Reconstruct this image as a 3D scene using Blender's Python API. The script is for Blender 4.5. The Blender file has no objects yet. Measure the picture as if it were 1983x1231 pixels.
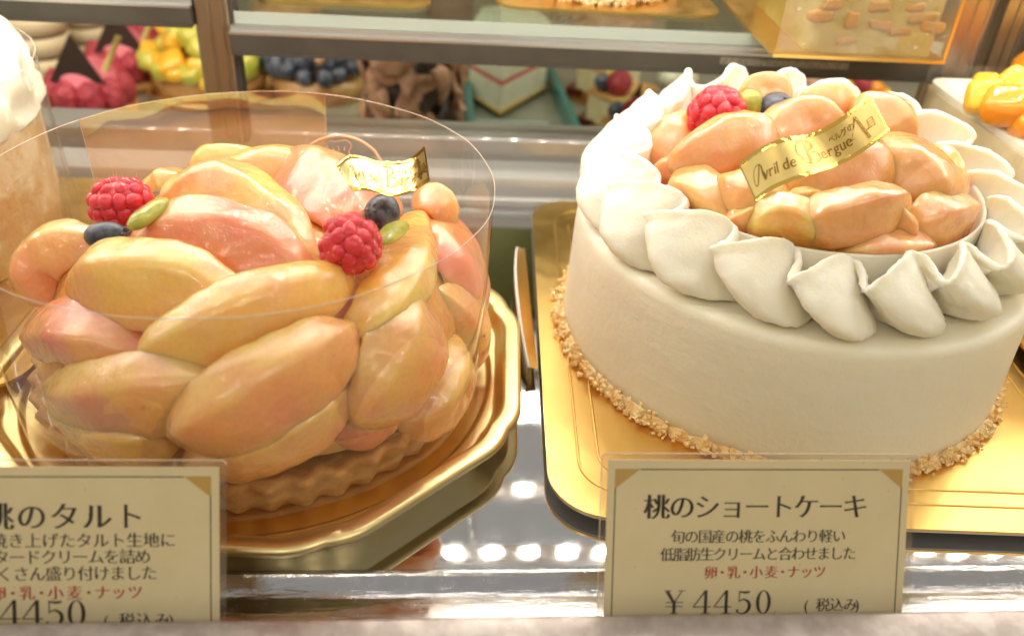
import bpy, math, random
import numpy as np
from mathutils import Vector, Matrix, noise

S = 0.01                      # all coordinates below are written in centimetres
sc = bpy.context.scene
COL = sc.collection

# ------------------------------------------------------------------ camera
PW, PH, F = 1983.0, 1231.0, 1700.0
PIT, YAW, ROL = .597, .1015, .073
CAM = np.array([0, -24.5, 19.35])
cp, sp, cyw, syw = math.cos(PIT), math.sin(PIT), math.cos(YAW), math.sin(YAW)
FW = np.array([syw*cp, cyw*cp, -sp])
_r = np.array([cyw, -syw, 0.0]); _u = np.cross(_r, FW)
RT = math.cos(ROL)*_r + math.sin(ROL)*_u
UP = -math.sin(ROL)*_r + math.cos(ROL)*_u
cd = bpy.data.cameras.new('camera')
co = bpy.data.objects.new('camera', cd); COL.objects.link(co)
cd.sensor_width = 36; cd.lens = 36*F/PW
cd.clip_start = .01; cd.clip_end = 20
cd.dof.use_dof = True; cd.dof.focus_distance = .27; cd.dof.aperture_fstop = 9.5
M = Matrix.Identity(4)
for i in range(3):
    M[i][0] = RT[i]; M[i][1] = UP[i]; M[i][2] = -FW[i]; M[i][3] = CAM[i]*S
co.matrix_world = M
sc.camera = co

# ------------------------------------------------------------------ world, view, sampling
wd = bpy.data.worlds.new('World'); sc.world = wd; wd.use_nodes = True
wn = wd.node_tree.nodes; wl = wd.node_tree.links
bg = wn['Background']
tc = wn.new('ShaderNodeTexCoord'); sx = wn.new('ShaderNodeSeparateXYZ')
rp = wn.new('ShaderNodeValToRGB'); mr = wn.new('ShaderNodeMapRange')
wl.new(tc.outputs['Generated'], sx.inputs[0]); wl.new(sx.outputs['Z'], mr.inputs[0])
mr.inputs[1].default_value = -1; mr.inputs[2].default_value = 1
wl.new(mr.outputs[0], rp.inputs[0])
e = rp.color_ramp.elements
e[0].position = 0; e[0].color = (.24, .165, .08, 1)
e[1].position = 1; e[1].color = (.56, .55, .52, 1)
x = e.new(.48); x.color = (.60, .43, .21, 1)
x = e.new(.66); x.color = (.62, .54, .40, 1)
wl.new(rp.outputs[0], bg.inputs[0]); bg.inputs[1].default_value = .74
sc.view_settings.view_transform = 'Standard'; sc.view_settings.look = 'None'
sc.view_settings.exposure = 0.22; sc.view_settings.gamma = 1
sc.cycles.use_denoising = True
sc.cycles.caustics_reflective = True; sc.cycles.blur_glossy = 1.0; sc.cycles.caustics_refractive = False
sc.cycles.max_bounces = 10; sc.cycles.transparent_max_bounces = 24
sc.cycles.glossy_bounces = 5; sc.cycles.sample_clamp_indirect = 3
LED_STRENGTH = 142
LED_COLOR = (1, .93, .80)

# ------------------------------------------------------------------ pixel -> space measuring
def ray(px, py):
    d = FW + RT*(px-PW/2)/F + UP*(PH/2-py)/F
    return d/np.linalg.norm(d)
def atz(px, py, z):
    d = ray(px, py); return CAM + d*(z-CAM[2])/d[2]
def aty(px, py, y):
    d = ray(px, py); return CAM + d*(y-CAM[1])/d[1]
def cmpp(p):                  # centimetres per photo pixel at a point
    return float((np.asarray(p)-CAM) @ FW)/F
def unit(v):
    v = np.asarray(v, float); return v/(np.linalg.norm(v)+1e-12)
def fbm(p, s, seed=0.0):
    return noise.noise(Vector((p[0]*s+seed, p[1]*s+seed*1.7, p[2]*s-seed)))

# ------------------------------------------------------------------ mesh helpers
class MB:
    def __init__(self): self.v = []; self.f = []; self.c = []
    def add(self, V, Fc, col=None):
        o = len(self.v)
        self.v += [tuple(float(a) for a in p) for p in V]
        self.f += [tuple(i+o for i in q) for q in Fc]
        self.c += list(col) if col is not None else [0.0]*len(V)
        return self
    def grid(self, P, cu=False, cv=False, col=None):
        nu, nv = len(P), len(P[0])
        V = [p for row in P for p in row]; Fc = []
        for i in range(nu if cu else nu-1):
            for j in range(nv if cv else nv-1):
                a, b = i, (i+1) % nu; c, d = j, (j+1) % nv
                Fc.append((a*nv+c, b*nv+c, b*nv+d, a*nv+d))
        return self.add(V, Fc, col)
    def lathe(self, prof, c=(0, 0), n=96, rad=None):
        P = []
        for r, z in prof:
            row = []
            for k in range(n):
                t = 2*math.pi*k/n
                rr = rad(t, r, z) if rad else r
                row.append((c[0]+rr*math.cos(t), c[1]+rr*math.sin(t), z))
            P.append(row)
        return self.grid(P, False, True)
    def box(self, x0, x1, y0, y1, z0, z1):
        V = [(x, y, z) for z in (z0, z1) for y in (y0, y1) for x in (x0, x1)]
        return self.add(V, [(0, 2, 3, 1), (4, 5, 7, 6), (0, 1, 5, 4), (2, 6, 7, 3), (0, 4, 6, 2), (1, 3, 7, 5)])
    def tube(self, path, r, n=8, closed=False):
        path = [np.asarray(p, float) for p in path]; P = []; m = len(path)
        for i, p in enumerate(path):
            a = path[(i-1) % m] if (closed or i > 0) else p
            b = path[(i+1) % m] if (closed or i < m-1) else p
            t = unit(b-a); h = np.array([0, 0, 1.0]) if abs(t[2]) < .9 else np.array([1.0, 0, 0])
            u = unit(np.cross(t, h)); w = np.cross(u, t)
            rr = r[i] if hasattr(r, '__len__') else r
            P.append([p+rr*(u*math.cos(2*math.pi*k/n)+w*math.sin(2*math.pi*k/n)) for k in range(n)])
        self.grid(P, closed, True)
        if not closed:
            o = len(self.v)-m*n
            self.f.append(tuple(o+k for k in range(n))[::-1]); self.f.append(tuple(o+(m-1)*n+k for k in range(n)))
        return self
    def prism(self, out, z0, z1):
        n = len(out)
        V = [(p[0], p[1], z0) for p in out]+[(p[0], p[1], z1) for p in out]
        Fc = [tuple(range(n))[::-1], tuple(range(n, 2*n))]+[(i, (i+1) % n, n+(i+1) % n, n+i) for i in range(n)]
        return self.add(V, Fc)
    def plate(self, pts, d):          # planar polygon pts (3D) given thickness along vector d
        n = len(pts); d = np.asarray(d, float)
        V = [np.asarray(p, float) for p in pts]; V = V+[p+d for p in V]
        return self.add(V, [tuple(range(n))[::-1], tuple(range(n, 2*n))]+[(i, (i+1) % n, n+(i+1) % n, n+i) for i in range(n)])
    def sup(self, c, r, ax=None, e=1.0, nu=14, nv=20, nz=0.0, ns=1.0, seed=0):
        # superellipsoid (e=1 ball, e small = rounded block)
        A = np.eye(3) if ax is None else np.asarray(ax)
        c = np.asarray(c, float); P = []
        pw = lambda a: math.copysign(abs(a)**e, a)
        for i in range(nu+1):
            la = -math.pi/2+math.pi*i/nu; row = []
            for j in range(nv):
                lo = 2*math.pi*j/nv
                q = np.array([r[0]*pw(math.cos(la))*pw(math.cos(lo)), r[1]*pw(math.cos(la))*pw(math.sin(lo)), r[2]*pw(math.sin(la))])
                p = c+A.T @ q
                if nz: p = p+unit(A.T @ q)*nz*fbm(p, ns, seed)
                row.append(p)
            P.append(row)
        return self.grid(P, False, True)
    def build(self, name, mat, parent=None, smooth=True, off=None, sharp=None, loc=None):
        me = bpy.data.meshes.new(name)
        if off is None:
            off = parent.get('_o', (0, 0, 0)) if parent is not None else (loc or (0, 0, 0))
        V = (np.array(self.v)-np.array(off))*S
        me.from_pydata([tuple(p) for p in V], [], self.f)
        if any(self.c):
            at = me.attributes.new('skin', 'FLOAT', 'POINT'); at.data.foreach_set('value', [float(c) for c in self.c])
        me.validate()
        if smooth:
            me.polygons.foreach_set('use_smooth', [True]*len(me.polygons))
            if sharp: me.set_sharp_from_angle(angle=math.radians(sharp))
        o = bpy.data.objects.new(name, me); COL.objects.link(o)
        if mat: me.materials.append(mat)
        if parent is not None: o.parent = parent
        else: o.location = Vector(off)*S
        return o

def axes(n, roll=0.0):            # orthonormal frame whose third row is n
    n = unit(n); h = np.array([0, 0, 1.0]) if abs(n[2]) < .9 else np.array([1.0, 0, 0])
    a = unit(np.cross(h, n)); b = np.cross(n, a)
    return np.array([a*math.cos(roll)+b*math.sin(roll), -a*math.sin(roll)+b*math.cos(roll), n])

def tag(o, label=None, cat=None, group=None, kind=None):
    if label: o['label'] = label
    if cat: o['category'] = cat
    if group: o['group'] = group
    if kind: o['kind'] = kind
    return o
OFFS = {}
class TH(dict): pass
def thing(name, label, cat, loc, group=None):
    o = bpy.data.objects.new(name, None); COL.objects.link(o)
    o.location = Vector([float(a) for a in loc])*S
    o.empty_display_size = .01
    tag(o, label, cat, group)
    OFFS[o.name] = np.array(loc, float)
    return o
def part(mb, name, mat, th, smooth=True, sharp=None):
    root = th
    while root.parent is not None: root = root.parent
    off = OFFS[root.name] if root.name in OFFS else np.array(root.location)/S
    return mb.build(name, mat, th, smooth, off=off, sharp=sharp)
def single(mb, name, mat, label, cat, loc, group=None, smooth=True, sharp=None):
    o = mb.build(name, mat, None, smooth, off=np.array(loc, float), sharp=sharp)
    OFFS[o.name] = np.array(loc, float)
    return tag(o, label, cat, group)
def struct(mb, name, mat, smooth=False, sharp=None):
    return tag(mb.build(name, mat, None, smooth, sharp=sharp), kind='structure')

# ------------------------------------------------------------------ materials
def mat(name, col=(.5, .5, .5), rough=.5, metal=0.0, **k):
    m = bpy.data.materials.new(name); m.use_nodes = True
    b = m.node_tree.nodes['Principled BSDF']
    b.inputs['Base Color'].default_value = (*col, 1)
    b.inputs['Roughness'].default_value = rough; b.inputs['Metallic'].default_value = metal
    if 'sss' in k:
        b.inputs['Subsurface Weight'].default_value = k['sss']
        b.inputs['Subsurface Radius'].default_value = k.get('ssr', (1, .5, .25))
        b.inputs['Subsurface Scale'].default_value = k.get('sss_scale', .003)
    if 'coat' in k:
        b.inputs['Coat Weight'].default_value = k['coat']; b.inputs['Coat Roughness'].default_value = k.get('coat_r', .05); b.inputs['Coat IOR'].default_value = k.get('coat_ior', 1.5)
    if 'spec' in k: b.inputs['Specular IOR Level'].default_value = k['spec']
    if 'aniso' in k: b.inputs['Anisotropic'].default_value = k['aniso']
    if 'trans' in k: b.inputs['Transmission Weight'].default_value = k['trans']
    if 'alpha' in k: b.inputs['Alpha'].default_value = k['alpha']
    nt = m.node_tree
    t = nt.nodes.new('ShaderNodeTexCoord')
    if 'var' in k:          # (colour2, scale per cm, contrast lo, hi)
        c2, s, lo, hi = k['var']
        n = nt.nodes.new('ShaderNodeTexNoise'); n.inputs['Scale'].default_value = s*100; n.inputs['Detail'].default_value = 5
        r = nt.nodes.new('ShaderNodeMapRange'); r.inputs[1].default_value = lo; r.inputs[2].default_value = hi
        x = nt.nodes.new('ShaderNodeMix'); x.data_type = 'RGBA'
        nt.links.new(t.outputs['Object'], n.inputs['Vector']); nt.links.new(n.outputs['Fac'], r.inputs[0])
        nt.links.new(r.outputs[0], x.inputs[0])
        x.inputs[6].default_value = (*col, 1); x.inputs[7].default_value = (*c2, 1)
        nt.links.new(x.outputs[2], b.inputs['Base Color'])
    if 'rvar' in k:         # roughness variation (scale, lo, hi)
        s, lo, hi = k['rvar']
        n = nt.nodes.new('ShaderNodeTexNoise'); n.inputs['Scale'].default_value = s*100; n.inputs['Detail'].default_value = 6
        r = nt.nodes.new('ShaderNodeMapRange'); r.inputs[1].default_value = .3; r.inputs[2].default_value = .7
        r.inputs[3].default_value = lo; r.inputs[4].default_value = hi
        nt.links.new(t.outputs['Object'], n.inputs['Vector']); nt.links.new(n.outputs['Fac'], r.inputs[0])
        nt.links.new(r.outputs[0], b.inputs['Roughness'])
    if 'bump' in k:         # list of (scale per cm, strength, distance cm[, stretch xyz])
        prev = None
        for q in k['bump']:
            n = nt.nodes.new('ShaderNodeTexNoise'); n.inputs['Scale'].default_value = q[0]*100; n.inputs['Detail'].default_value = 4
            bp = nt.nodes.new('ShaderNodeBump'); bp.inputs['Strength'].default_value = q[1]; bp.inputs['Distance'].default_value = q[2]*S
            if len(q) > 3:
                mp = nt.nodes.new('ShaderNodeMapping'); mp.inputs['Scale'].default_value = q[3]
                nt.links.new(t.outputs['Object'], mp.inputs[0]); nt.links.new(mp.outputs[0], n.inputs['Vector'])
            else: nt.links.new(t.outputs['Object'], n.inputs['Vector'])
            nt.links.new(n.outputs['Fac'], bp.inputs['Height'])
            if prev: nt.links.new(prev.outputs[0], bp.inputs['Normal'])
            prev = bp
        nt.links.new(prev.outputs[0], b.inputs['Normal'])
        if 'coat' in k: nt.links.new(prev.outputs[0], b.inputs['Coat Normal'])
    return m

def peach_mat(name, flesh, skin, blush):
    m = mat(name, flesh, .30, coat=1.0, coat_r=.045, coat_ior=1.9, sss=.8, ssr=(1, .48, .18), sss_scale=.0048,
            bump=[(1.1, .22, .14), (4.5, .15, .05), (12, .30, .02), (5, .2, .03, (1, .25, .6))])
    nt = m.node_tree; b = nt.nodes['Principled BSDF']
    # wet glaze: its own rougher skin of droplets
    tg = nt.nodes.new('ShaderNodeTexCoord'); ng = nt.nodes.new('ShaderNodeTexNoise'); ng.inputs['Scale'].default_value = 1000; ng.inputs['Detail'].default_value = 2
    nh = nt.nodes.new('ShaderNodeTexNoise'); nh.inputs['Scale'].default_value = 330; nh.inputs['Detail'].default_value = 1
    nt.links.new(tg.outputs['Object'], ng.inputs['Vector']); nt.links.new(tg.outputs['Object'], nh.inputs['Vector'])
    bg1 = nt.nodes.new('ShaderNodeBump'); bg1.inputs['Strength'].default_value = 1; bg1.inputs['Distance'].default_value = .00022; nt.links.new(ng.outputs['Fac'], bg1.inputs['Height'])
    bg2 = nt.nodes.new('ShaderNodeBump'); bg2.inputs['Strength'].default_value = 1; bg2.inputs['Distance'].default_value = .0006; nt.links.new(nh.outputs['Fac'], bg2.inputs['Height']); nt.links.new(bg1.outputs[0], bg2.inputs['Normal'])
    nt.links.new(bg2.outputs[0], b.inputs['Coat Normal'])
    at = nt.nodes.new('ShaderNodeAttribute'); at.attribute_name = 'skin'
    t = nt.nodes.new('ShaderNodeTexCoord')
    n = nt.nodes.new('ShaderNodeTexNoise'); n.inputs['Scale'].default_value = 55; n.inputs['Detail'].default_value = 4
    oi = nt.nodes.new('ShaderNodeObjectInfo')
    ad = nt.nodes.new('ShaderNodeVectorMath'); ad.operation = 'ADD'
    nt.links.new(t.outputs['Object'], ad.inputs[0]); nt.links.new(oi.outputs['Random'], ad.inputs[1])
    nt.links.new(ad.outputs[0], n.inputs['Vector'])
    x1 = nt.nodes.new('ShaderNodeMix'); x1.data_type = 'RGBA'
    x1.inputs[6].default_value = (*flesh, 1); x1.inputs[7].default_value = (*skin, 1)
    nt.links.new(at.outputs['Fac'], x1.inputs[0])
    r = nt.nodes.new('ShaderNodeMapRange'); r.inputs[1].default_value = .42; r.inputs[2].default_value = .66; r.inputs[4].default_value = .8
    nt.links.new(n.outputs['Fac'], r.inputs[0])
    x2 = nt.nodes.new('ShaderNodeMix'); x2.data_type = 'RGBA'; x2.inputs[7].default_value = (*blush, 1)
    nt.links.new(r.outputs[0], x2.inputs[0]); nt.links.new(x1.outputs[2], x2.inputs[6])
    # fine fibres
    n2 = nt.nodes.new('ShaderNodeTexNoise'); n2.inputs['Scale'].default_value = 600; n2.inputs['Detail'].default_value = 3
    nt.links.new(ad.outputs[0], n2.inputs['Vector'])
    r2 = nt.nodes.new('ShaderNodeMapRange'); r2.inputs[1].default_value = .3; r2.inputs[2].default_value = .7; r2.inputs[3].default_value = .95; r2.inputs[4].default_value = 1.04
    nt.links.new(n2.outputs['Fac'], r2.inputs[0])
    x3 = nt.nodes.new('ShaderNodeMix'); x3.data_type = 'RGBA'; x3.blend_type = 'MULTIPLY'; x3.inputs[0].default_value = 1
    nt.links.new(x2.outputs[2], x3.inputs[6]); nt.links.new(r2.outputs[0], x3.inputs[7])
    nt.links.new(x3.outputs[2], b.inputs['Base Color'])
    return m

def film_mat(name, tint=(.97, .96, .94), base=.03, gain=1.0, rough=.03, haze=.03, hazecol=(.9, .85, .78)):
    m = bpy.data.materials.new(name); m.use_nodes = True; nt = m.node_tree
    for q in list(nt.nodes): nt.nodes.remove(q)
    out = nt.nodes.new('ShaderNodeOutputMaterial')
    tr = nt.nodes.new('ShaderNodeBsdfTransparent'); tr.inputs[0].default_value = (*tint, 1)
    gl = nt.nodes.new('ShaderNodeBsdfGlossy'); gl.inputs['Roughness'].default_value = rough
    df = nt.nodes.new('ShaderNodeBsdfDiffuse'); df.inputs[0].default_value = (*hazecol, 1)
    fr = nt.nodes.new('ShaderNodeLayerWeight'); fr.inputs[0].default_value = .5
    pw_ = nt.nodes.new('ShaderNodeMath'); pw_.operation = 'POWER'; pw_.inputs[1].default_value = 4.0; nt.links.new(fr.outputs['Facing'], pw_.inputs[0])
    ma = nt.nodes.new('ShaderNodeMath'); ma.operation = 'MULTIPLY_ADD'; ma.inputs[1].default_value = gain; ma.inputs[2].default_value = base; ma.use_clamp = True
    nt.links.new(pw_.outputs[0], ma.inputs[0])
    t = nt.nodes.new('ShaderNodeTexCoord'); n = nt.nodes.new('ShaderNodeTexNoise'); n.inputs['Scale'].default_value = 90; n.inputs['Detail'].default_value = 7
    nt.links.new(t.outputs['Object'], n.inputs['Vector'])
    r = nt.nodes.new('ShaderNodeMapRange'); r.inputs[1].default_value = .4; r.inputs[2].default_value = .75; r.inputs[3].default_value = haze*.5; r.inputs[4].default_value = haze*2
    nt.links.new(n.outputs['Fac'], r.inputs[0])
    ns = nt.nodes.new('ShaderNodeTexNoise'); ns.inputs['Scale'].default_value = 420; ns.inputs['Detail'].default_value = 1
    nt.links.new(t.outputs['Object'], ns.inputs['Vector'])
    rs = nt.nodes.new('ShaderNodeMapRange'); rs.inputs[1].default_value = .735; rs.inputs[2].default_value = .78; rs.inputs[4].default_value = haze*5
    nt.links.new(ns.outputs['Fac'], rs.inputs[0])
    ad = nt.nodes.new('ShaderNodeMath'); ad.operation = 'ADD'; ad.use_clamp = True
    nt.links.new(r.outputs[0], ad.inputs[0]); nt.links.new(rs.outputs[0], ad.inputs[1]); r = ad
    m1 = nt.nodes.new('ShaderNodeMixShader'); m2 = nt.nodes.new('ShaderNodeMixShader')
    nt.links.new(r.outputs[0], m1.inputs[0]); nt.links.new(tr.outputs[0], m1.inputs[1]); nt.links.new(df.outputs[0], m1.inputs[2])
    nt.links.new(ma.outputs[0], m2.inputs[0]); nt.links.new(m1.outputs[0], m2.inputs[1]); nt.links.new(gl.outputs[0], m2.inputs[2])
    bp = nt.nodes.new('ShaderNodeBump'); bp.inputs['Strength'].default_value = .12; bp.inputs['Distance'].default_value = .002
    n3 = nt.nodes.new('ShaderNodeTexNoise'); n3.inputs['Scale'].default_value = 45; nt.links.new(t.outputs['Object'], n3.inputs['Vector'])
    nt.links.new(n3.outputs['Fac'], bp.inputs['Height']); nt.links.new(bp.outputs[0], gl.inputs['Normal'])
    nt.links.new(m2.outputs[0], out.inputs[0])
    return m

def emit_mat(name, col, st):
    m = bpy.data.materials.new(name); m.use_nodes = True; nt = m.node_tree
    b = nt.nodes['Principled BSDF']
    b.inputs['Base Color'].default_value = (.8, .8, .8, 1)
    b.inputs['Emission Color'].default_value = (*col, 1); b.inputs['Emission Strength'].default_value = st
    return m

MT = {}
MT['steel'] = mat('brushed steel', (.56, .57, .60), .05, 1.0, aniso=.5, rvar=(1.5, .025, .06), bump=[(30, .04, .008, (1, .04, 1)), (.35, .03, .1)])
MT['rail'] = mat('aluminium', (.40, .39, .375), .45, .25, coat=1.0, coat_r=.03, coat_ior=2.2, bump=[(25, .06, .01, (.03, 1, 1))])
MT['post'] = mat('bronze aluminium', (.42, .35, .28), .33, 1.0, bump=[(25, .06, .01, (1, 1, .03))])
MT['groove'] = mat('dark groove', (.05, .042, .035), .5)
MT['beam'] = mat('grey painted beam', (.045, .039, .031), .55, .0, var=((.055, .048, .038), .6, .4, .6))
MT['beamtop'] = mat('pale aluminium', (.55, .55, .54), .35, .9)
MT['ledge'] = mat('worn ledge', (.36, .31, .29), .32, .75, var=((.47, .42, .40), 1.8, .42, .62), bump=[(12, .2, .02, (.15, 1, 1))])
MT['cream'] = mat('whipped cream', (.94, .89, .745), .42, sss=.55, ssr=(1, .75, .4), sss_scale=.004, spec=.35,
                  bump=[(.55, .38, .24), (1.0, .28, .10, (.5, .5, 2.0)), (4.5, .38, .035), (16, .4, .014)])
MT['piped'] = mat('piped cream', (.94, .90, .78), .38, sss=.6, ssr=(1, .75, .38), sss_scale=.004, spec=.4,
                  bump=[(2.2, .3, .07), (9, .45, .025), (24, .35, .012)])
MT['gold_board'] = mat('gold cardboard', (.85, .58, .20), .31, 1.0, rvar=(1.2, .28, .40), bump=[(9, .12, .012), (1.2, .03, .08)])
MT['gold_tray'] = mat('gold plastic tray', (.95, .78, .40), .30, 1.0, bump=[(1.0, .10, .1), (14, .05, .01)])
MT['gold_foil'] = mat('gold foil', (.86, .66, .25), .40, 1.0, bump=[(3, .12, .03)])
MT['glare_foil'] = mat('glare gold foil', (.95, .78, .35), .23, 1.0, bump=[(3, .12, .03)])  # lighter, smoother copy of the gold foil; glare put into the colour
MT['foil_edge'] = mat('shiny foil edge', (.92, .62, .16), .08, 1.0, bump=[(12, .3, .02)])
MT['foil_text'] = mat('embossed lettering', (.42, .24, .05), .25, 1.0)
MT['white_card'] = mat('card edge', (.75, .70, .66), .6)
MT['crust'] = mat('baked crust', (.74, .42, .15), .55, var=((.52, .24, .07), 1.6, .35, .65), bump=[(3, .5, .1), (14, .5, .03)])
MT['crumb'] = mat('almond crumbs', (.90, .62, .27), .5, var=((.94, .78, .46), 1.5, .4, .6))
MT['glaze'] = mat('orange filling', (.72, .33, .08), .2, coat=.8, sss=.5, sss_scale=.004, bump=[(2, .5, .2)])
MT['py'] = peach_mat('yellow peach', (.96, .67, .16), (.94, .51, .10), (.92, .45, .17))
MT['po'] = peach_mat('orange peach', (.95, .60, .19), (.91, .43, .13), (.90, .36, .17))
MT['pp'] = peach_mat('pink peach', (.93, .48, .18), (.89, .29, .12), (.87, .21, .13))
MT['pb'] = peach_mat('candied peach', (.89, .54, .19), (.79, .37, .10), (.80, .33, .14))
MT['rasp'] = mat('raspberry', (.70, .020, .045), .30, sss=.35, ssr=(1, .2, .2), sss_scale=.002, coat=.4, coat_r=.2, var=((.80, .05, .08), 3, .4, .7))
MT['hair'] = mat('raspberry hair', (.75, .42, .25), .5)
MT['blue'] = mat('blueberry', (.030, .034, .055), .38, coat=.3, coat_r=.25, var=((.16, .18, .24), 2.2, .42, .66), bump=[(5, .3, .04)])
MT['pist'] = mat('pistachio', (.36, .38, .05), .33, coat=.5, coat_r=.15, sss=.4, sss_scale=.002, var=((.52, .50, .09), 2.5, .4, .6), bump=[(4, .3, .04)])
MT['collar'] = film_mat('clear film', base=.065, gain=.6, haze=.025)
MT['film_edge'] = mat('film cut edge', (.85, .72, .60), .15, alpha=.75)
MT['film2'] = film_mat('soft film', base=.05, gain=.5, haze=.05)
MT['logo'] = mat('peach print', (.90, .50, .30), .45)
MT['ring'] = mat('fruit cup', (.86, .80, .68), .35, sss=.5, sss_scale=.004)
MT['paper'] = mat('cream paper', (.80, .73, .50), .55, spec=.3, var=((.83, .76, .53), .6, .4, .6))
MT['ink'] = mat('black ink', (.030, .018, .013), .6)
MT['redink'] = mat('red ink', (.66, .05, .025), .6)
MT['goldink'] = mat('gold print', (.58, .38, .09), .45)
MT['sleeve'] = film_mat('card sleeve', tint=(.97, .96, .94), base=.015, gain=.2, rough=.12, haze=.02, hazecol=(.85, .78, .68))
MT['glass'] = film_mat('shelf glass', tint=(.86, .93, .90), base=.04, gain=.6, rough=.02, haze=.02, hazecol=(.5, .6, .55))
MT['teal'] = mat('glass edge', (.06, .24, .22), .15, alpha=.85)
MT['rearfloor'] = mat('rear counter', (.27, .28, .23), .25, .3, var=((.36, .35, .28), .15, .4, .6))
MT['rearwall'] = mat('rear wall', (.22, .145, .075), .7, var=((.40, .28, .14), .05, .38, .62))
MT['choc'] = mat('dark chocolate', (.035, .018, .012), .4)
MT['milk'] = mat('chocolate shavings', (.34, .15, .085), .45, var=((.58, .32, .20), 1.0, .4, .6))
MT['brown'] = mat('cocoa layer', (.16, .07, .035), .7)
MT['pinkc'] = mat('raspberry cream', (.72, .17, .22), .4, sss=.4, sss_scale=.003)
MT['raspb'] = mat('dull raspberry', (.34, .020, .040), .4, var=((.55, .07, .09), 1.5, .4, .65), bump=[(3.2, 1.0, .2)])
MT['jam'] = mat('jam', (.12, .012, .015), .25, coat=.5)
MT['stick'] = mat('pistachio stick', (.55, .43, .13), .6)
MT['mango'] = mat('mango', (.90, .46, .02), .25, coat=.6, sss=.5, sss_scale=.004, var=((.92, .58, .06), .8, .4, .6), bump=[(3, .2, .05)])
MT['orange'] = mat('orange segment', (.90, .33, .015), .22, coat=.7, sss=.5, sss_scale=.004, bump=[(4, .3, .04)])
MT['dullfruit'] = mat('fruit in sponge', (.42, .19, .03), .5, var=((.36, .22, .05), 2, .4, .6))
MT['kiwi'] = mat('kiwi', (.50, .52, .06), .28, coat=.6, var=((.72, .60, .10), .7, .4, .6), bump=[(4, .4, .05)])
MT['sponge'] = mat('pale sponge', (.70, .58, .34), .7, var=((.78, .68, .46), .8, .4, .6), bump=[(6, .4, .05)])
MT['layer'] = mat('layered cream', (.74, .62, .40), .5, sss=.3, sss_scale=.003)
MT['white'] = mat('white cake', (.78, .74, .60), .5, var=((.70, .64, .46), .8, .45, .65))
MT['straw'] = mat('strawberry layer', (.62, .12, .10), .5)
MT['caramel'] = mat('caramel top', (.70, .40, .15), .3, coat=.5, var=((.55, .24, .08), .8, .45, .65))
MT['jar'] = mat('box plastic', (.80, .58, .16), .3, .55, alpha=.65)
MT['nut'] = mat('nut flakes', (.66, .40, .16), .5, var=((.82, .66, .42), .9, .4, .6), bump=[(4, .6, .12)])
MT['led'] = emit_mat('led', LED_COLOR, LED_STRENGTH)
MT['led_added'] = emit_mat('added led', LED_COLOR, LED_STRENGTH*.4)  # weaker diodes of the added front strip
MT['housing'] = mat('led housing', (.7, .7, .7), .35, .6)

# ------------------------------------------------------------------ setting
b = MB(); b.box(-60, 80, -8.45, 13.4, -2.0, 0.0); struct(b, 'counter', MT['steel'])
# front channel: low glassy step, sloped lip, rounded front ledge, extruded along x
def extrude(prof, x0, x1, name, m, sharp=35):
    b = MB(); P = [[(x0, y, z) for y, z in prof], [(x1, y, z) for y, z in prof]]
    b.grid(P, False, True)
    n = len(prof); b.f.append(tuple(range(n))[::-1]); b.f.append(tuple(range(n, 2*n)))
    return struct(b, name, m, True, sharp)
extrude([(-8.455, -.3), (-8.455, .0), (-8.52, .06), (-8.62, .06), (-8.7, -.02), (-9.2, -.16), (-9.28, -.16), (-9.3, -.12), (-9.9, .02), (-10.25, .02), (-10.25, -1.5), (-8.455, -1.5)], -60, 80, 'counter_channel', mat('scuffed channel', (.50, .49, .50), .16, 1.0, rvar=(3, .06, .3), bump=[(2.5, .25, .06, (.6, 3, 1)), (14, .2, .015)]))
extrude([(-11.02, 1.30), (-11.06, 1.38), (-11.16, 1.42), (-12.6, 1.2), (-12.9, .6), (-12.9, -4), (-11.0, -4), (-11.0, 1.2)], -60, 80, 'front_ledge', MT['ledge'])
# aluminium door track behind the cakes
tr = [(13.41, -1.0), (13.41, .25), (13.5, .34), (13.62, .34), (13.7, .25), (13.7, -.05), (14.3, -.05), (14.3, .85), (14.36, .95), (14.46, .99),
      (15.0, 1.5), (15.12, 1.55), (15.2, 1.5), (15.2, 1.3), (15.6, 1.3), (15.6, 2.35), (15.7, 2.47), (15.85, 2.5), (17.6, 2.5), (17.7, 2.4), (17.7, -4), (13.41, -4)]
extrude(tr, -60, 80, 'door_track', MT['rail'])
b = MB(); b.box(-110, 130, 17.75, 75, -4.2, -3.4); struct(b, 'rear_counter', MT['rearfloor'])
b = MB(); b.box(-130, 150, 76, 78, -20, 60); struct(b, 'rear_wall', MT['rearwall'])

def post(x0, x1, y, label):
    t = thing('display_post', label, 'post', ((x0+x1)/2, y, 2.5))
    b = MB(); w = x1-x0
    pr = [(x0, y+1.2), (x0, y+.1), (x0+.1, y), (x0+.42*w, y), (x0+.45*w, y+.05), (x0+.50*w, y+.05), (x0+.53*w, y), (x0+.80*w, y), (x0+.83*w, y+.05), (x0+.87*w, y+.05), (x0+.9*w, y), (x1-.06, y), (x1, y+.06), (x1, y+1.2)]
    b.prism(pr, 2.5, 26); part(b, 'profile', MT['post'], t, True, 30)
    b = MB(); b.box(x1+.003, x1+.2, y+.12, y+1.1, 2.5, 26); part(b, 'seal', MT['groove'], t, False)
    return t
post(-10.48, -9.05, 14.0, 'bronze aluminium post behind the peach tart collar, left end of the long grey beam')
pr_ = post(22.75, 24.35, 14.0, 'bronze aluminium post behind the cream cake, beside the mango cake')
post(25.9, 27.2, 15.6, 'bronze aluminium post partly hidden behind the post beside the mango cake')
post(28.2, 29.5, 16.6, 'bronze aluminium post at the upper right corner, last of the posts above the mango cake')

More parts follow.
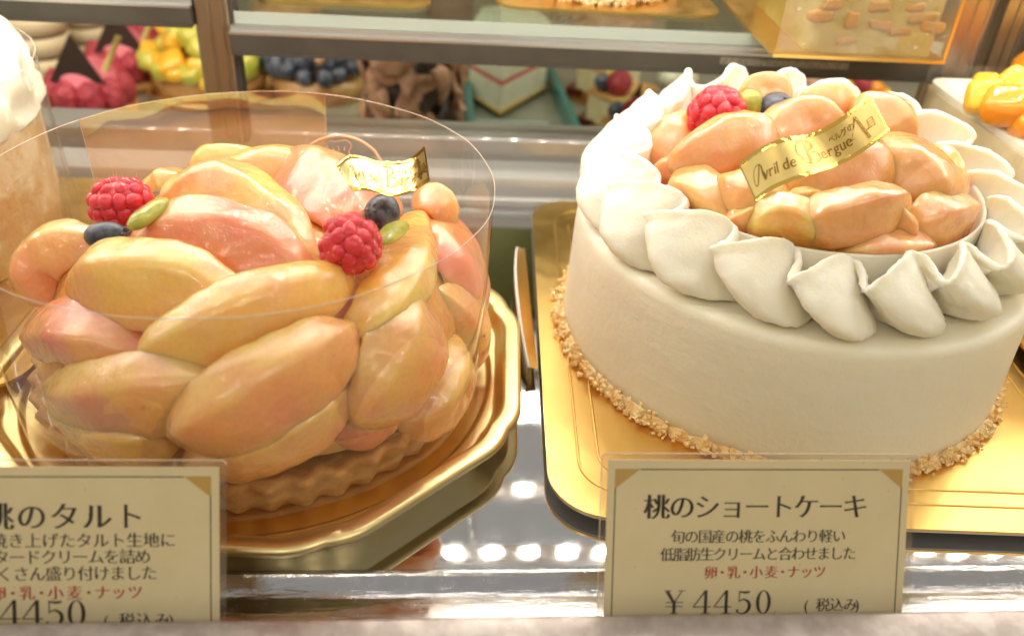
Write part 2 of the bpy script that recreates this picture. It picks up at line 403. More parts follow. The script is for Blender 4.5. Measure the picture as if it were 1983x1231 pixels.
def beam(x0, x1, y, z0, z1, label):
    t = thing('shelf_beam', label, 'beam', ((x0+x1)/2, y, z0))
    b = MB(); b.prism([(0, 0)]*0 or [(x0, y), (x1, y), (x1, y+.9), (x0, y+.9)], z0, z1); part(b, 'front_face', MT['beam'], t, False)
    b = MB(); b.box(x0, x1, y+.0, y+1.3, z1+.003, z1+.1); b.box(x0, x1, y+.35, y+1.3, z1+.1, z1+.28); part(b, 'top_rail', MT['beamtop'], t, False)
    b = MB(); b.box(x0, x1, y-.05, y+.0, z0-.0, z0+.1); part(b, 'lower_lip', MT['groove'], t, False)
    return t
bm = beam(-9.03, 22.74, 13.6, 6.75, 7.62, 'long grey shelf beam between the two bronze posts, with a pale top rail')
beam(-60, -10.5, 13.6, 7.82, 8.62, 'short grey shelf beam at the upper left corner, ending at the bronze post')
# faded strip on the beam: only a smudge in the photograph
sb = MB(); p0 = aty(1395, 119, 13.54); p1 = aty(1645, 126, 13.54)
sb.box(p0[0], p1[0], 13.56, 13.598, p0[2]-.16, p0[2]+.16); st = part(sb, 'label_strip', mat('faded strip', (.20, .18, .15), .5, var=((.13, .115, .095), 6, .45, .6)), bm, False)
# glass shelf above
t = thing('glass_shelf', 'clear glass shelf above the cakes resting on the grey beam', 'shelf', (6, 24, 7.91))
b = MB(); b.box(-9, 22.7, 14.2, 40, 7.91, 8.45); part(b, 'pane', MT['glass'], t, False)
b = MB(); b.box(-9, 22.7, 14.14, 14.197, 7.92, 8.44); part(b, 'front_edge', mat('glass front edge', (.50, .56, .52), .2, alpha=.7), t, False)

# LED strips, seen as dots in the metal; front one added for frontal light
for yy, zz, lb in ((6.7, 17.0, 'led strip over the cakes, the middle one of three'), (11.4, 17.0, 'led strip over the cakes, the one nearest the bronze posts'), (-.5, 19.0, 'unseen led strip added over the cakes, nearest the price signs')):
    t = thing('led_strip', lb, 'light', (6, yy, zz), 'led strips over the cakes')
    b = MB(); b.box(-42, 58, yy-.55, yy+.55, zz+.05, zz+.5); part(b, 'housing', MT['housing'], t, False)
    b = MB(); k = 0; x = -41.0
    while x < 57:
        n = 10
        b.add([(x+.30*math.cos(2*math.pi*i/n), yy+.30*math.sin(2*math.pi*i/n), zz) for i in range(n)], [tuple(range(n))[::-1]])
        x += 2.0
    part(b, 'diodes', MT['led_added'] if yy < 0 else MT['led'], t, False)

# unseen lamps added behind and above the camera for wet highlights
for i, (lx, ly, lz) in enumerate(((-1.1, -1.3, 1.5), (-.2, -1.6, 1.7), (.75, -1.2, 1.45), (1.6, -1.5, 1.6))):
    ld = bpy.data.lights.new('highlight_lamp', 'AREA'); ld.shape = 'DISK'; ld.size = .16; ld.energy = 2.0; ld.color = (1, .86, .66)
    lo = bpy.data.objects.new('highlight_lamp', ld); COL.objects.link(lo); lo.location = (lx, ly, lz)
    lo.rotation_euler = (Vector((0, 0, .05))-lo.location).to_track_quat('-Z', 'Y').to_euler()
# unseen fill lamp added to brighten the rear case
ld = bpy.data.lights.new('rear_fill_lamp', 'AREA'); ld.shape = 'RECTANGLE'; ld.size = .9; ld.size_y = .06; ld.energy = 1.1; ld.color = (1, .9, .72)
lo = bpy.data.objects.new('rear_fill_lamp', ld); COL.objects.link(lo); lo.location = (.02, .27, .24); lo.rotation_euler = (math.radians(18), 0, 0)

# ------------------------------------------------------------------ lettering (glyph outlines cut into brush-like strokes)
_gl = {}
def glyph(ch):
    if ch in _gl: return _gl[ch]
    cu = bpy.data.curves.new('tmp', 'FONT'); cu.body = ch; cu.size = 1; cu.resolution_u = 4
    o = bpy.data.objects.new('tmp', cu); COL.objects.link(o)
    dg = bpy.context.evaluated_depsgraph_get()
    c2 = o.evaluated_get(dg).to_curve(dg)
    polys = []
    for s in c2.splines:
        pts = []
        if s.type == 'BEZIER':
            bp = s.bezier_points; n = len(bp)
            for i in range(n):
                a, d = bp[i], bp[(i+1) % n]
                for k in range(5):
                    u = k/5; q = (a.co*(1-u)**3+a.handle_right*3*u*(1-u)**2+d.handle_left*3*u*u*(1-u)+d.co*u**3)
                    pts.append((q.x, q.y))
        else: pts = [(p.co.x, p.co.y) for p in s.points]
        if len(pts) > 2: polys.append(np.array(pts))
    o.evaluated_get(dg).to_curve_clear()
    bpy.data.objects.remove(o); bpy.data.curves.remove(cu)
    _gl[ch] = polys
    return polys
_ref = np.concatenate(glyph('国')); RC = (_ref.max(0)+_ref.min(0))/2; RS = (_ref.max(0)-_ref.min(0))[1]/.90
def columns(polys, thin, n=64, bold=0.0):
    """Slice the outline into thin columns; horizontals are thinned by `thin` so the letters get a brush contrast."""
    A = np.concatenate(polys); x0, x1 = A[:, 0].min(), A[:, 0].max()
    st = max((x1-x0)/n, .008); out = []
    xs = np.arange(x0+st/2, x1, st)
    for x in xs:
        ev = []
        for p in polys:
            q = np.roll(p, -1, 0)
            for (ax, ay), (bx, by) in zip(p, q):
                if (ax <= x) != (bx <= x):
                    ev.append((ay+(x-ax)/(bx-ax)*(by-ay), 1 if bx > ax else -1))
        ev.sort(); w = 0; y0 = None
        for y, s in ev:
            if w == 0: y0 = y
            w += s
            if w == 0 and y0 is not None and y-y0 > 1e-4:
                h = y-y0; m = (y+y0)/2
                h2 = max(min(h, .045), h-thin)
                out.append((x-st*(.52+bold), x+st*(.52+bold), m-h2/2, m+h2/2))
    return out
def put_text(mb, fn, text, cx, cy, pitch, size, thin=.035, bold=.6, w=None):
    bold = bold*1.9; thin = thin*.75
    """text centred on (cx,cy); pitch, size in the units of fn's plane. w: per-character widths"""
    W_ = [pitch*(w[i] if w else 1) for i in range(len(text))]; x = cx-sum(W_)/2
    for ch, ww in zip(text, W_):
        if ch != ' ':
            for (a, b_, c, d) in columns(glyph(ch), thin*RS, bold=bold):
                q = [((xx-RC[0])/RS*size+x+ww/2, (yy-RC[1])/RS*size+cy) for xx, yy in ((a, c), (b_, c), (b_, d), (a, d))]
                mb.add([fn(*p) for p in q], [(0, 1, 2, 3)])
        x += ww
def stroke(mb, fn, pts, ws, ox=0, oy=0, s=1.0, n=0):
    """variable-width stroke through points"""
    P = [np.array(p, float) for p in pts]; Q = []; Wd = []
    if n:
        for i in range(len(P)-1):
            p0 = P[max(i-1, 0)]; p1 = P[i]; p2 = P[i+1]; p3 = P[min(i+2, len(P)-1)]
            for k in range(n):
                u = k/n
                Q.append(.5*((2*p1)+(-p0+p2)*u+(2*p0-5*p1+4*p2-p3)*u*u+(-p0+3*p1-3*p2+p3)*u**3)); Wd.append(ws[i]*(1-u)+ws[i+1]*u)
        Q.append(P[-1]); Wd.append(ws[-1])
    else: Q, Wd = P, ws
    L, R = [], []
    for i in range(len(Q)):
        t = unit(Q[min(i+1, len(Q)-1)]-Q[max(i-1, 0)]); nn = np.array([-t[1], t[0]])
        L.append(Q[i]+nn*Wd[i]/2); R.append(Q[i]-nn*Wd[i]/2)
    V = [fn(ox+p[0]*s, oy+p[1]*s) for p in L+R]; k = len(Q)
    mb.add(V, [(i, i+1, k+i+1, k+i) for i in range(k-1)])
def digit(mb, fn, ch, ox, oy, s):
    R = lambda x0, y0, x1, y1: mb.add([fn(ox+x*s, oy+y*s) for x, y in ((x0, y0), (x1, y0), (x1, y1), (x0, y1))], [(0, 1, 2, 3)])
    if ch == '4':
        R(.36, .02, .46, .73); stroke(mb, fn, [(.40, .72), (.03, .215)], [.05, .03], ox, oy, s)
        R(.02, .195, .57, .225); R(.27, -.01, .55, .018)
    elif ch == '5':
        R(.12, .37, .15, .70); stroke(mb, fn, [(.11, .70), (.3, .665), (.46, .69)], [.03, .075, .06], ox, oy, s, 5)
        stroke(mb, fn, [(.13, .38), (.27, .45), (.42, .37), (.46, .22), (.38, .06), (.22, .0), (.08, .06), (.09, .13)], [.02, .045, .09, .105, .075, .03, .05, .09], ox, oy, s, 6)
    elif ch == '0':
        n = 40; V = []
        for i in range(n):
            a = 2*math.pi*i/n; V.append(fn(ox+s*(.28+.235*math.cos(a)), oy+s*(.36+.375*math.sin(a))))
        for i in range(n):
            a = 2*math.pi*i/n; V.append(fn(ox+s*(.28+.13*math.cos(a)), oy+s*(.36+.35*math.sin(a))))
        mb.add(V, [(i, (i+1) % n, n+(i+1) % n, n+i) for i in range(n)])
    elif ch == '¥':
        stroke(mb, fn, [(.10, .70), (.32, .34)], [.11, .09], ox, oy, s); stroke(mb, fn, [(.56, .70), (.33, .34)], [.03, .04], ox, oy, s)
        R(.28, .0, .38, .37); R(.20, -.012, .46, .016); R(.02, .70, .24, .725); R(.44, .70, .66, .725)
        R(.08, .335, .60, .362); R(.08, .205, .60, .232)

# ------------------------------------------------------------------ price signs
PH_ = math.radians(30)
SN = np.array([0, -math.cos(PH_), math.sin(PH_)]); SU = np.array([0, math.sin(PH_), math.cos(PH_)]); SP0 = np.array([0, -10.5, 1.0])
def onsign(px, py, d=0.0):
    r_ = ray(px, py); return CAM+r_*(((SP0-CAM) @ SN)/(r_ @ SN))+SN*d
def sign(name, label, x0, x1, ytop, ybot, lines, price, right_edge, full_left):
    base = onsign((x0+x1)/2, ybot); t = thing(name, label, 'price sign', base, 'price signs in the case')
    o = onsign(x0, ytop); ex = np.array([1.0, 0, 0]); k = 585/7.86     # photo pixels per centimetre on the plane
    o2 = onsign(x1, ytop); L = o2[0]-o[0]; Hh = 4.75
    fn = lambda d: (lambda a, b: o+ex*a-SU*b*1.0+SN*d)
    b = MB(); f0 = fn(0)
    b.plate([f0(0, 0), f0(L, 0), f0(L, Hh), f0(0, Hh)], -SN*.04); part(b, 'card', MT['paper'], t, False)
    b = MB(); m = .17
    f1 = fn(.045)
    rr = []
    for cx_, cy_, a0 in ((L+m-.1, -m+.1, 0), (-m+.1, -m+.1, 90)):
        for q in range(5):
            a = math.radians(a0+q*22.5); rr.append(f1(cx_+.1*math.cos(a), cy_-.1*math.sin(a)))
    rr += [f1(-m, Hh), f1(L+m, Hh)]
    b.plate(rr, SN*.012)
    f2 = fn(-.06); b.plate([p-SN*.105 for p in rr], SN*.012)
    part(b, 'sleeve', MT['sleeve'], t, False)
    b = MB(); b.tube([p-SN*.03 for p in rr], .016, 6); part(b, 'sleeve_edge', MT['film_edge'], t)
    # border lines and corner triangles
    b = MB(); fi = fn(.006)
    R = lambda x0, y0, x1, y1: b.add([fi(x0, y0), fi(x1, y0), fi(x1, y1), fi(x0, y1)], [(0, 1, 2, 3)])
    bx, by = .185, .225; c = .64
    R(bx+c, by, L-bx-c, by+.028); R(L-bx-.028, by+c*.72, L-bx, Hh); R(bx, by+c*.72, bx+.028, Hh)
    part(b, 'border', MT['ink'], t, False)
    b = MB()
    b.add([fi(bx, by), fi(bx+c, by), fi(bx, by+c*.80)], [(0, 1, 2)]); part(b, 'corner_triangle', MT['goldink'], t, False)
    b = MB(); b.add([fi(L-bx, by), fi(L-bx-c, by), fi(L-bx, by+c*.80)], [(0, 1, 2)])
    part(b, 'corner_triangle', MT['goldink'], t, False)
    # lettering; local y measured down, so flip for glyphs
    ft = fn(.008); up = lambda a, bb: ft(a, -bb)
    bk, rd = MB(), MB()
    for (txt, cx, cy, pitch, size, red, thin, bold, w) in lines:
        p = onsign(cx, cy)-o; a, dn = p @ ex, -(p @ SU)
        put_text(rd if red else bk, up, txt, a, -dn, pitch/k, size/k, thin, bold, w)
    for ch, px in price[0]:
        p = onsign(px, price[1])-o; digit(bk, up, ch, p @ ex, p @ SU, price[2]/k)
    part(bk, 'lettering', MT['ink'], t, False); part(rd, 'red_lettering', MT['redink'], t, False)
    return t
wr = [1, .5, 1, .5, 1, 1, .5, .95, .8, .95]
sign('price_sign', 'cream price sign for the peach shortcake in front of the white cream cake', 1178, 1763, 890, 1187,
     [('桃のショートケーキ', 1466, 981, 48.2, 50, 0, .038, .9, None),
      ('旬の国産の桃をふんわり軽い', 1470, 1038, 26.2, 27.5, 0, .03, .55, None),
      ('低脂肪生クリームと合わせました', 1470, 1072, 25.4, 27.5, 0, .03, .55, None),
      ('卵・乳・小麦・ナッツ', 1482, 1107, 29.5, 26, 1, .03, .75, wr),
      ('(税込み)', 1620, 1170, 25, 28, 0, .03, .55, [.8, 1.1, 1.1, 1.1, .8])],
     ([('¥', 1284), ('4', 1340), ('4', 1380), ('5', 1422), ('0', 1460)], 1187, 62), True, True)
sign('price_sign', 'cream price sign for the peach tart at the lower left corner', -162, 424, 903, 1209,
     [('桃のタルト', 125, 1000, 56, 52, 0, .038, .9, None),
      ('焼き上げたタルト生地に', 163, 1046, 29, 28.5, 0, .03, .55, None),
      ('カスタードクリームを詰め', 110, 1078, 27, 28.5, 0, .03, .55, None),
      ('たくさん盛り付けました', 135, 1110, 27.6, 28.5, 0, .03, .55, None),
      ('卵・乳・小麦・ナッツ', 130, 1147, 32.5, 27, 1, .03, .75, wr),
      ('(税込み)', 280, 1200, 28, 29, 0, .03, .55, [.8, 1.1, 1.1, 1.1, .8])],
     ([('¥', -60), ('4', -2), ('4', 42), ('5', 86), ('0', 128)], 1212, 66), True, False)

# ------------------------------------------------------------------ peach tart
TC = np.array([-5.82, 0.0])
def rot2(x, y, a): return (x*math.cos(a)-y*math.sin(a), x*math.sin(a)+y*math.cos(a))
def octo(t, ap, rnd):
    a = ((t+math.pi/8) % (math.pi/4))-math.pi/8
    r = ap/math.cos(a); return r-(rnd*max(0, abs(a)-.24)**2*ap*2.2)
t = thing('cake_tray', 'gold plastic octagonal tray under the peach tart', 'tray', (TC[0], TC[1], 0))
b = MB(); n = 240; P = []
R4 = math.radians(-3.5)
# (apothem, z, weight of the octagon against the circle)
for ap, z, w in ((.02, .30, 0), (5, .30, 0), (7.35, .30, 0), (7.45, .34, 0), (7.5, .46, 0), (7.6, .50, .2), (7.75, .50, .8), (7.85, .52, 1), (7.97, .70, 1), (8.05, 1.02, 1), (8.10, 1.10, 1),
                 (8.2, 1.14, 1), (8.54, 1.16, 1), (8.64, 1.14, 1), (8.68, 1.06, 1), (8.70, .92, 1), (8.64, .89, 1), (8.4, .91, 1), (8.32, .87, 1), (7.9, .5, 1), (7.5, .05, 1), (7.4, .01, 1), (.02, .01, 1)):
    row = []
    for k in range(n):
        th = 2*math.pi*k/n; r = octo(th, ap, 1)*w+(ap*1.02)*(1-w)
        q = rot2(r*math.cos(th), r*math.sin(th), R4); row.append((TC[0]+q[0], TC[1]+q[1], z))
    P.append(row)
b.grid(P, False, True); part(b, 'tray_shell', MT['gold_tray'], t)

tart = thing('peach_tart', 'round tart piled with big glazed peach slices inside a clear collar', 'tart', (TC[0], TC[1], .31))
b = MB(); fl = lambda th, r, z: r+((.11*math.sin(th*44)+.05*fbm((math.cos(th)*7, math.sin(th)*7, z), 2.5, 6))*(1 if r > 6.4 else 0))
b.lathe([(.02, .32), (6.4, .32), (6.65, .38), (6.85, .85), (7.05, 1.45), (7.1, 1.6), (7.0, 1.72), (6.8, 1.7), (6.5, 1.6), (.02, 1.6)], TC, 440, fl)
part(b, 'crust', MT['crust'], tart)
b = MB()
b.lathe([(6.6, 2.0), (6.3, 3.2), (5.6, 4.6), (4.3, 5.7), (2.5, 6.2), (.02, 6.4)], TC, 72, lambda th, r, z: r+.15*math.sin(th*7+z))
part(b, 'filling', MT['glaze'], tart)

class Dome:
    def __init__(s, c, a, z0, zt, p=2.5, q=2.2): s.c, s.a, s.z0, s.h, s.p, s.q = np.array(c), a, z0, zt-z0, p, q
    def g(s, P):
        r = np.hypot(P[0]-s.c[0], P[1]-s.c[1])/s.a; z = (P[2]-s.z0)/s.h
        return r**s.p+max(z, 0)**s.q-1
    def hit(s, px, py):
        d = ray(px, py); best = None
        for k in range(700):
            L = 12+k*.05; P = CAM+d*L; v = s.g(P)
            if v < 0: best = P; break
            if best is None or v < bv: bv, bp = v, P
            best = best if best is not None else P
        P = best if v < 0 else bp
        if P[2] < s.z0: P = P.copy(); P[2] = s.z0+.01
        h = .02; n = np.array([s.g(P+np.eye(3)[i]*h)-s.g(P-np.eye(3)[i]*h) for i in range(3)])
        return P, unit(n)

def peach(dm, p0, p1, p2, w, th, lift, side, m, parent, seed, vb=.45, taper=0.0, name='peach_slice', pw=2.5, wedge=.78, tau=8, sink=.55, ws=1.15, ts=.86, ex=.95, cut=.84):
    (A, nA), (B_, nB), (C_, nC) = dm.hit(*p0), dm.hit(*p1), dm.hit(*p2)
    A = A+unit(CAM-A)*lift*1.25; B_ = B_+unit(CAM-B_)*lift*1.25; C_ = C_+unit(CAM-C_)*lift*1.25
    ctl = 2*B_-.5*(A+C_); W_ = w*cmpp(B_)*ws; th = th*ts
    view = unit(CAM-B_); nu, nv = 46, 36; P = []; col = []
    for i in range(nu):
        u = i/(nu-1); uu = .5-.5*math.cos(math.pi*u)
        c = A*(1-uu)**2+ctl*2*uu*(1-uu)+C_*uu*uu
        T = unit((ctl-A)*(1-uu)+(C_-ctl)*uu)
        N = unit((nA*(1-uu)**2+nB*2*uu*(1-uu)+nC*uu*uu)*(1-vb)+view*vb); N = unit(N-T*(N @ T)); Bn = np.cross(T, N)
        e = (1-abs(2*uu-1)**pw)**.72 if 0 < u < 1 else 0.0
        e *= 1-taper*(uu-.5)
        c = c-N*sink*abs(2*uu-1)**2.4
        ta = math.radians(tau)*side; Bt = Bn*math.cos(ta)-N*math.sin(ta); Nt = N*math.cos(ta)+Bn*math.sin(ta)
        row = []
        for j in range(nv):
            a = 2*math.pi*j/nv; cx, cy = math.cos(a), math.sin(a)
            cx2 = math.copysign(abs(cx)**ex, cx); cy2 = math.copysign(abs(cy)**(ex-.04), cy)
            hh = th*e*(1-wedge*.5+wedge*.5*side*cx)*(1-.35*wedge*(.5-.5*side*cx)**2)
            xs_ = side*cx2; x0_ = -.34
            tri = ((xs_+1)/(x0_+1))**.85 if xs_ < x0_ else ((1-xs_)/(1-x0_))**.85      # two knife-cut faces meeting in a ridge
            top = th*e*(cut*tri+(1-cut)*max(0, 1-xs_*xs_)**.5)
            q = c+Bt*(W_/2*e*cx2)+Nt*(top if cy > 0 else hh*.7*cy2)
            nrm = unit(q-c) if e > 0 else N
            q = q+nrm*(.13*fbm(q, .75, seed)+.06*fbm(q, 1.9, seed+5)+.022*fbm(q, 5, seed+9))*min(1, e*2)
            row.append(q); sk = .5+.5*side*cx; col.append(max(0.02, min(1, sk*1.25-.15+.35*fbm(q, .9, seed+3))))
        P.append(row)
    b = MB(); b.grid(P, False, True, col)
    return part(b, name, MT[m], parent)

D1 = Dome(TC, 6.95, 1.9, 6.75)
SL = [  # p0, p1, p2, width px, thickness cm, lift, wedge side, kind
    ((360, 325), (430, 305), (545, 312), 62, .55, .05, 1, 'py'),
    ((262, 362), (320, 345), (385, 345), 52, .5, .05, -1, 'po'),
    ((420, 335), (540, 322), (640, 350), 90, .6, .25, 1, 'po'),
    ((505, 305), (620, 345), (690, 455), 135, .75, .38, 1, 'pp'),
    ((655, 395), (720, 385), (800, 395), 62, .6, .1, 1, 'po'),
    ((790, 372), (845, 385), (890, 430), 70, .6, .0, 1, 'po'),
    ((815, 425), (880, 485), (945, 615), 150, .75, .05, -1, 'pp'),
    ((880, 560), (915, 640), (905, 740), 110, .7, .0, -1, 'po'),
    ((300, 385), (450, 375), (615, 525), 125, .80, .55, 1, 'py'),
    ((235, 500), (405, 465), (610, 545), 165, .80, .42, 1, 'pp'),
    ((65, 585), (80, 500), (185, 450), 105, .75, .15, 1, 'po'),
    ((25, 655), (140, 640), (295, 690), 120, .8, .15, -1, 'pp'),
    ((660, 665), (780, 540), (818, 385), 105, .85, .45, -1, 'py'),
    ((640, 560), (690, 610), (700, 690), 120, .7, -.1, 1, 'pp'),
    ((105, 580), (270, 545), (490, 605), 160, .9, .6, 1, 'py'),
    ((235, 708), (480, 612), (705, 515), 145, .85, .8, 1, 'py'),
    ((300, 722), (430, 708), (580, 672), 95, .8, .15, 1, 'pp'),
    ((50, 785), (240, 772), (470, 725), 150, .85, .55, 1, 'po'),
    ((80, 850), (220, 848), (340, 830), 105, .8, .15, 1, 'py'),
    ((690, 840), (785, 690), (825, 560), 165, .95, .7, 1, 'po'),
    ((790, 850), (870, 760), (905, 640), 120, .85, .3, 1, 'po'),
    ((300, 862), (510, 760), (705, 615), 172, 1.0, .95, 1, 'po'),
    ((330, 912), (540, 850), (700, 740), 120, .9, .45, 1, 'po'),
    ((640, 850), (720, 800), (760, 760), 120, .7, .0, 1, 'pp'),
    ((130, 830), (240, 840), (340, 850), 110, .7, .0, 1, 'py'),
]
for i, a in enumerate(SL):
    peach(D1, *a[:8], tart, 3.1+i*7.3)

# clear collar
cl = thing('cake_collar', 'clear plastic collar standing around the peach tart', 'collar', (TC[0], TC[1], .55))
def crad(th, z):
    return 7.5+.14*math.sin(th*2+.6)+.10*math.sin(th-2.2)-.05*math.sin(3*th)+.025*math.sin(7*th+z*.5)+.012*math.sin(17*th)-(7.5-z)*.035
b = MB(); P = []
for z in np.linspace(.55, 7.5, 14):
    P.append([(TC[0]+crad(th, z)*math.cos(th), TC[1]+crad(th, z)*math.sin(th), z+(.0)) for th in np.linspace(0, 2*math.pi, 161)[:-1]])
b.grid(P, False, True); part(b, 'film', MT['collar'], cl)
b = MB(); b.tube([(TC[0]+crad(th, 7.5)*math.cos(th), TC[1]+crad(th, 7.5)*math.sin(th), 7.5) for th in np.linspace(0, 2*math.pi, 201)[:-1]], .014, 6, True)
part(b, 'rim_edge', MT['film_edge'], cl)
# overlapping end of the film, just inside
def ang(px, py): q = atz(px, py, 7.5)[:2]-TC; return math.atan2(q[1], q[0])
a0, a1 = ang(152, 233), ang(634, 178)
b = MB(); P = []
for z in np.linspace(1.2, 7.53, 8):
    P.append([(TC[0]+(crad(th, z)-.05)*math.cos(th), TC[1]+(crad(th, z)-.05)*math.sin(th), z) for th in np.linspace(a0, a1, 40)])
b.grid(P); ov = part(b, 'overlap_flap', film_mat('doubled film', tint=(.93, .88, .82), base=.34, gain=.4, haze=.05), cl)
for th in (a0, a1):
    b = MB(); b.tube([(TC[0]+(crad(th, z)-.05)*math.cos(th), TC[1]+(crad(th, z)-.05)*math.sin(th), z) for z in np.linspace(1.2, 7.53, 9)], .010, 5)
    part(b, 'flap_edge', MT['film_edge'], cl)
# printed round mark with a chef hat on the far side of the film
def onfilm(px, py):
    d = ray(px, py); best = None
    for k in range(900):
        P_ = CAM+d*(24+k*.03); q = P_[:2]-TC; th = math.atan2(q[1], q[0])
        if q[1] > 0 and np.hypot(*q) > crad(th, P_[2])-.06: return np.array([TC[0]+(crad(th, P_[2])-.07)*math.cos(th), TC[1]+(crad(th, P_[2])-.07)*math.sin(th), P_[2]])
    return P_
b = MB(); cxp, cyp, rx, ry = 657, 340, 87, 77
b.tube([onfilm(cxp+rx*math.cos(a), cyp-ry*math.sin(a)) for a in np.linspace(0, 2*math.pi, 48)[:-1]], .05, 6, True)
hat = [(648, 298), (636, 288), (630, 277), (640, 272), (650, 274), (660, 272), (670, 271), (679, 276), (681, 284), (676, 292), (677, 300)]
b.tube([onfilm(*p) for p in hat], .022, 5)
for q in ([(644, 286), (649, 293)], [(654, 281), (658, 291)], [(668, 284), (667, 291)]): b.tube([onfilm(*p) for p in q], .02, 5)
part(b, 'printed_mark', MT['logo'], cl)

# ------------------------------------------------------------------ berries
def raspberry(dm, px, py, rpx, lift, axis, label, seed, el=1.12, group=None, pos=None, dust=False):
    P0, n = dm.hit(px, py); r = rpx*cmpp(P0); c = P0+unit(CAM-P0)*lift*1.1
    A = axes(axis); rnd = random.Random(seed); b = MB(); rows = 7
    for k in range(rows):
        la = math.pi*(.06+.90*k/(rows-1))-math.pi/2; m = max(1, round(11*math.cos(la)))
        for j in range(m):
            lo = 2*math.pi*(j+.5*(k % 2))/m+rnd.uniform(-.2, .2)
            rr = r*.82*rnd.uniform(.95, 1.05)*(1-.10*math.sin(la))
            q = np.array([rr*math.cos(la)*math.cos(lo), rr*math.cos(la)*math.sin(lo), r*.92*el*math.sin(la)])
            nn = unit(A.T @ q)
            b.sup(c+A.T @ q, (r*.30*rnd.uniform(.78, 1.18), r*.30*rnd.uniform(.78, 1.18), r*.20*rnd.uniform(.9, 1.2)), axes(nn), 1, 7, 10)
    b.sup(c, (r*.9, r*.9, r*.96*el), A, 1, 12, 18)
    t = thing('raspberry', label, 'raspberry', c-np.array([0, 0, r]), group)
    part(b, 'fruit', MT['rasp'], t)
    b = MB()
    for k in range(48):
        q = unit([rnd.gauss(0, 1), rnd.gauss(0, 1), rnd.gauss(0, 1)]); s0 = c+A.T @ (q*np.array([r*.98, r*.98, r*1.05]))
        d = unit(q+np.array([rnd.uniform(-.7, .7), rnd.uniform(-.7, .7), rnd.uniform(-.3, .6)]))
        b.tube([s0, s0+A.T @ d*r*.16, s0+A.T @ d*r*.3+np.array([0, 0, .02])], [.007, .006, .003], 4)
    part(b, 'hairs', MT['hair'], t)
    return t
def blueberry(dm, px, py, rpx, lift, axis, label, rr=(1, 1, .88), pos=None):
    P0, n = dm.hit(px, py); r = rpx*cmpp(P0); c = P0+unit(CAM-P0)*lift*1.1; A = axes(axis); b = MB()
    b.sup(c, (r*rr[0], r*rr[1], r*rr[2]), A, 1, 20, 28, .05, 1.2, px)
    t = thing('blueberry', label, 'blueberry', c-np.array([0, 0, r*.8])); part(b, 'fruit', MT['blue'], t)
    b = MB(); tip = c+A[2]*r*rr[2]*.97
    for k in range(5):
        a = 2*math.pi*k/5; d = A[0]*math.cos(a)+A[1]*math.sin(a)
        b.sup(tip+d*r*.26, (r*.16, r*.1, r*.06), np.array([A[2]*0+d, np.cross(A[2], d), A[2]]), 1, 6, 8)
    part(b, 'crown', MT['blue'], t); return t
def pistachio(dm, p0, p1, wpx, lift, label, flat=.6):
    (A, nA), (B_, nB) = dm.hit(*p0), dm.hit(*p1); A = A+unit(CAM-A)*lift*1.1; B_ = B_+unit(CAM-B_)*lift*1.1
    c = (A+B_)/2; T = unit(B_-A); N = unit(nA+nB); N = unit(N-T*(N @ T)); L = np.linalg.norm(B_-A)/2; w = wpx*cmpp(c)/2
    b = MB(); b.sup(c, (L*1.05, w, w*flat*1.3), np.array([T, np.cross(N, T), N]), .92, 18, 26, .05, 2.0, p0[0])
    return single(b, 'pistachio', MT['pist'], label, 'pistachio', c-np.array([0, 0, w*.6]))
raspberry(D1, 236, 396, 53, .95, (.9, -.2, .3), 'red raspberry at the left of the peach tart above an oblong blueberry', 1)
blueberry(D1, 205, 457, 44, .75, (1, -.2, .15), 'oblong dusky blueberry below a raspberry at the left of the peach tart', (.62, .62, 1.0))
pistachio(D1, (252, 440), (322, 388), 42, 2.1, 'olive green pistachio leaning against the raspberry at the left of the peach tart')
raspberry(D1, 679, 473, 58, 1.35, (.1, -.9, .5), 'bright red raspberry near the right of the peach tart, below a round blueberry', 2, 1.0)
blueberry(D1, 741, 412, 36, 1.0, (-.6, -.5, .5), 'round shiny blueberry under the glaring gold ribbon on the peach tart')
pistachio(D1, (734, 468), (786, 432), 38, 1.6, 'yellow green pistachio half beside the raspberry at the right of the peach tart', .5)

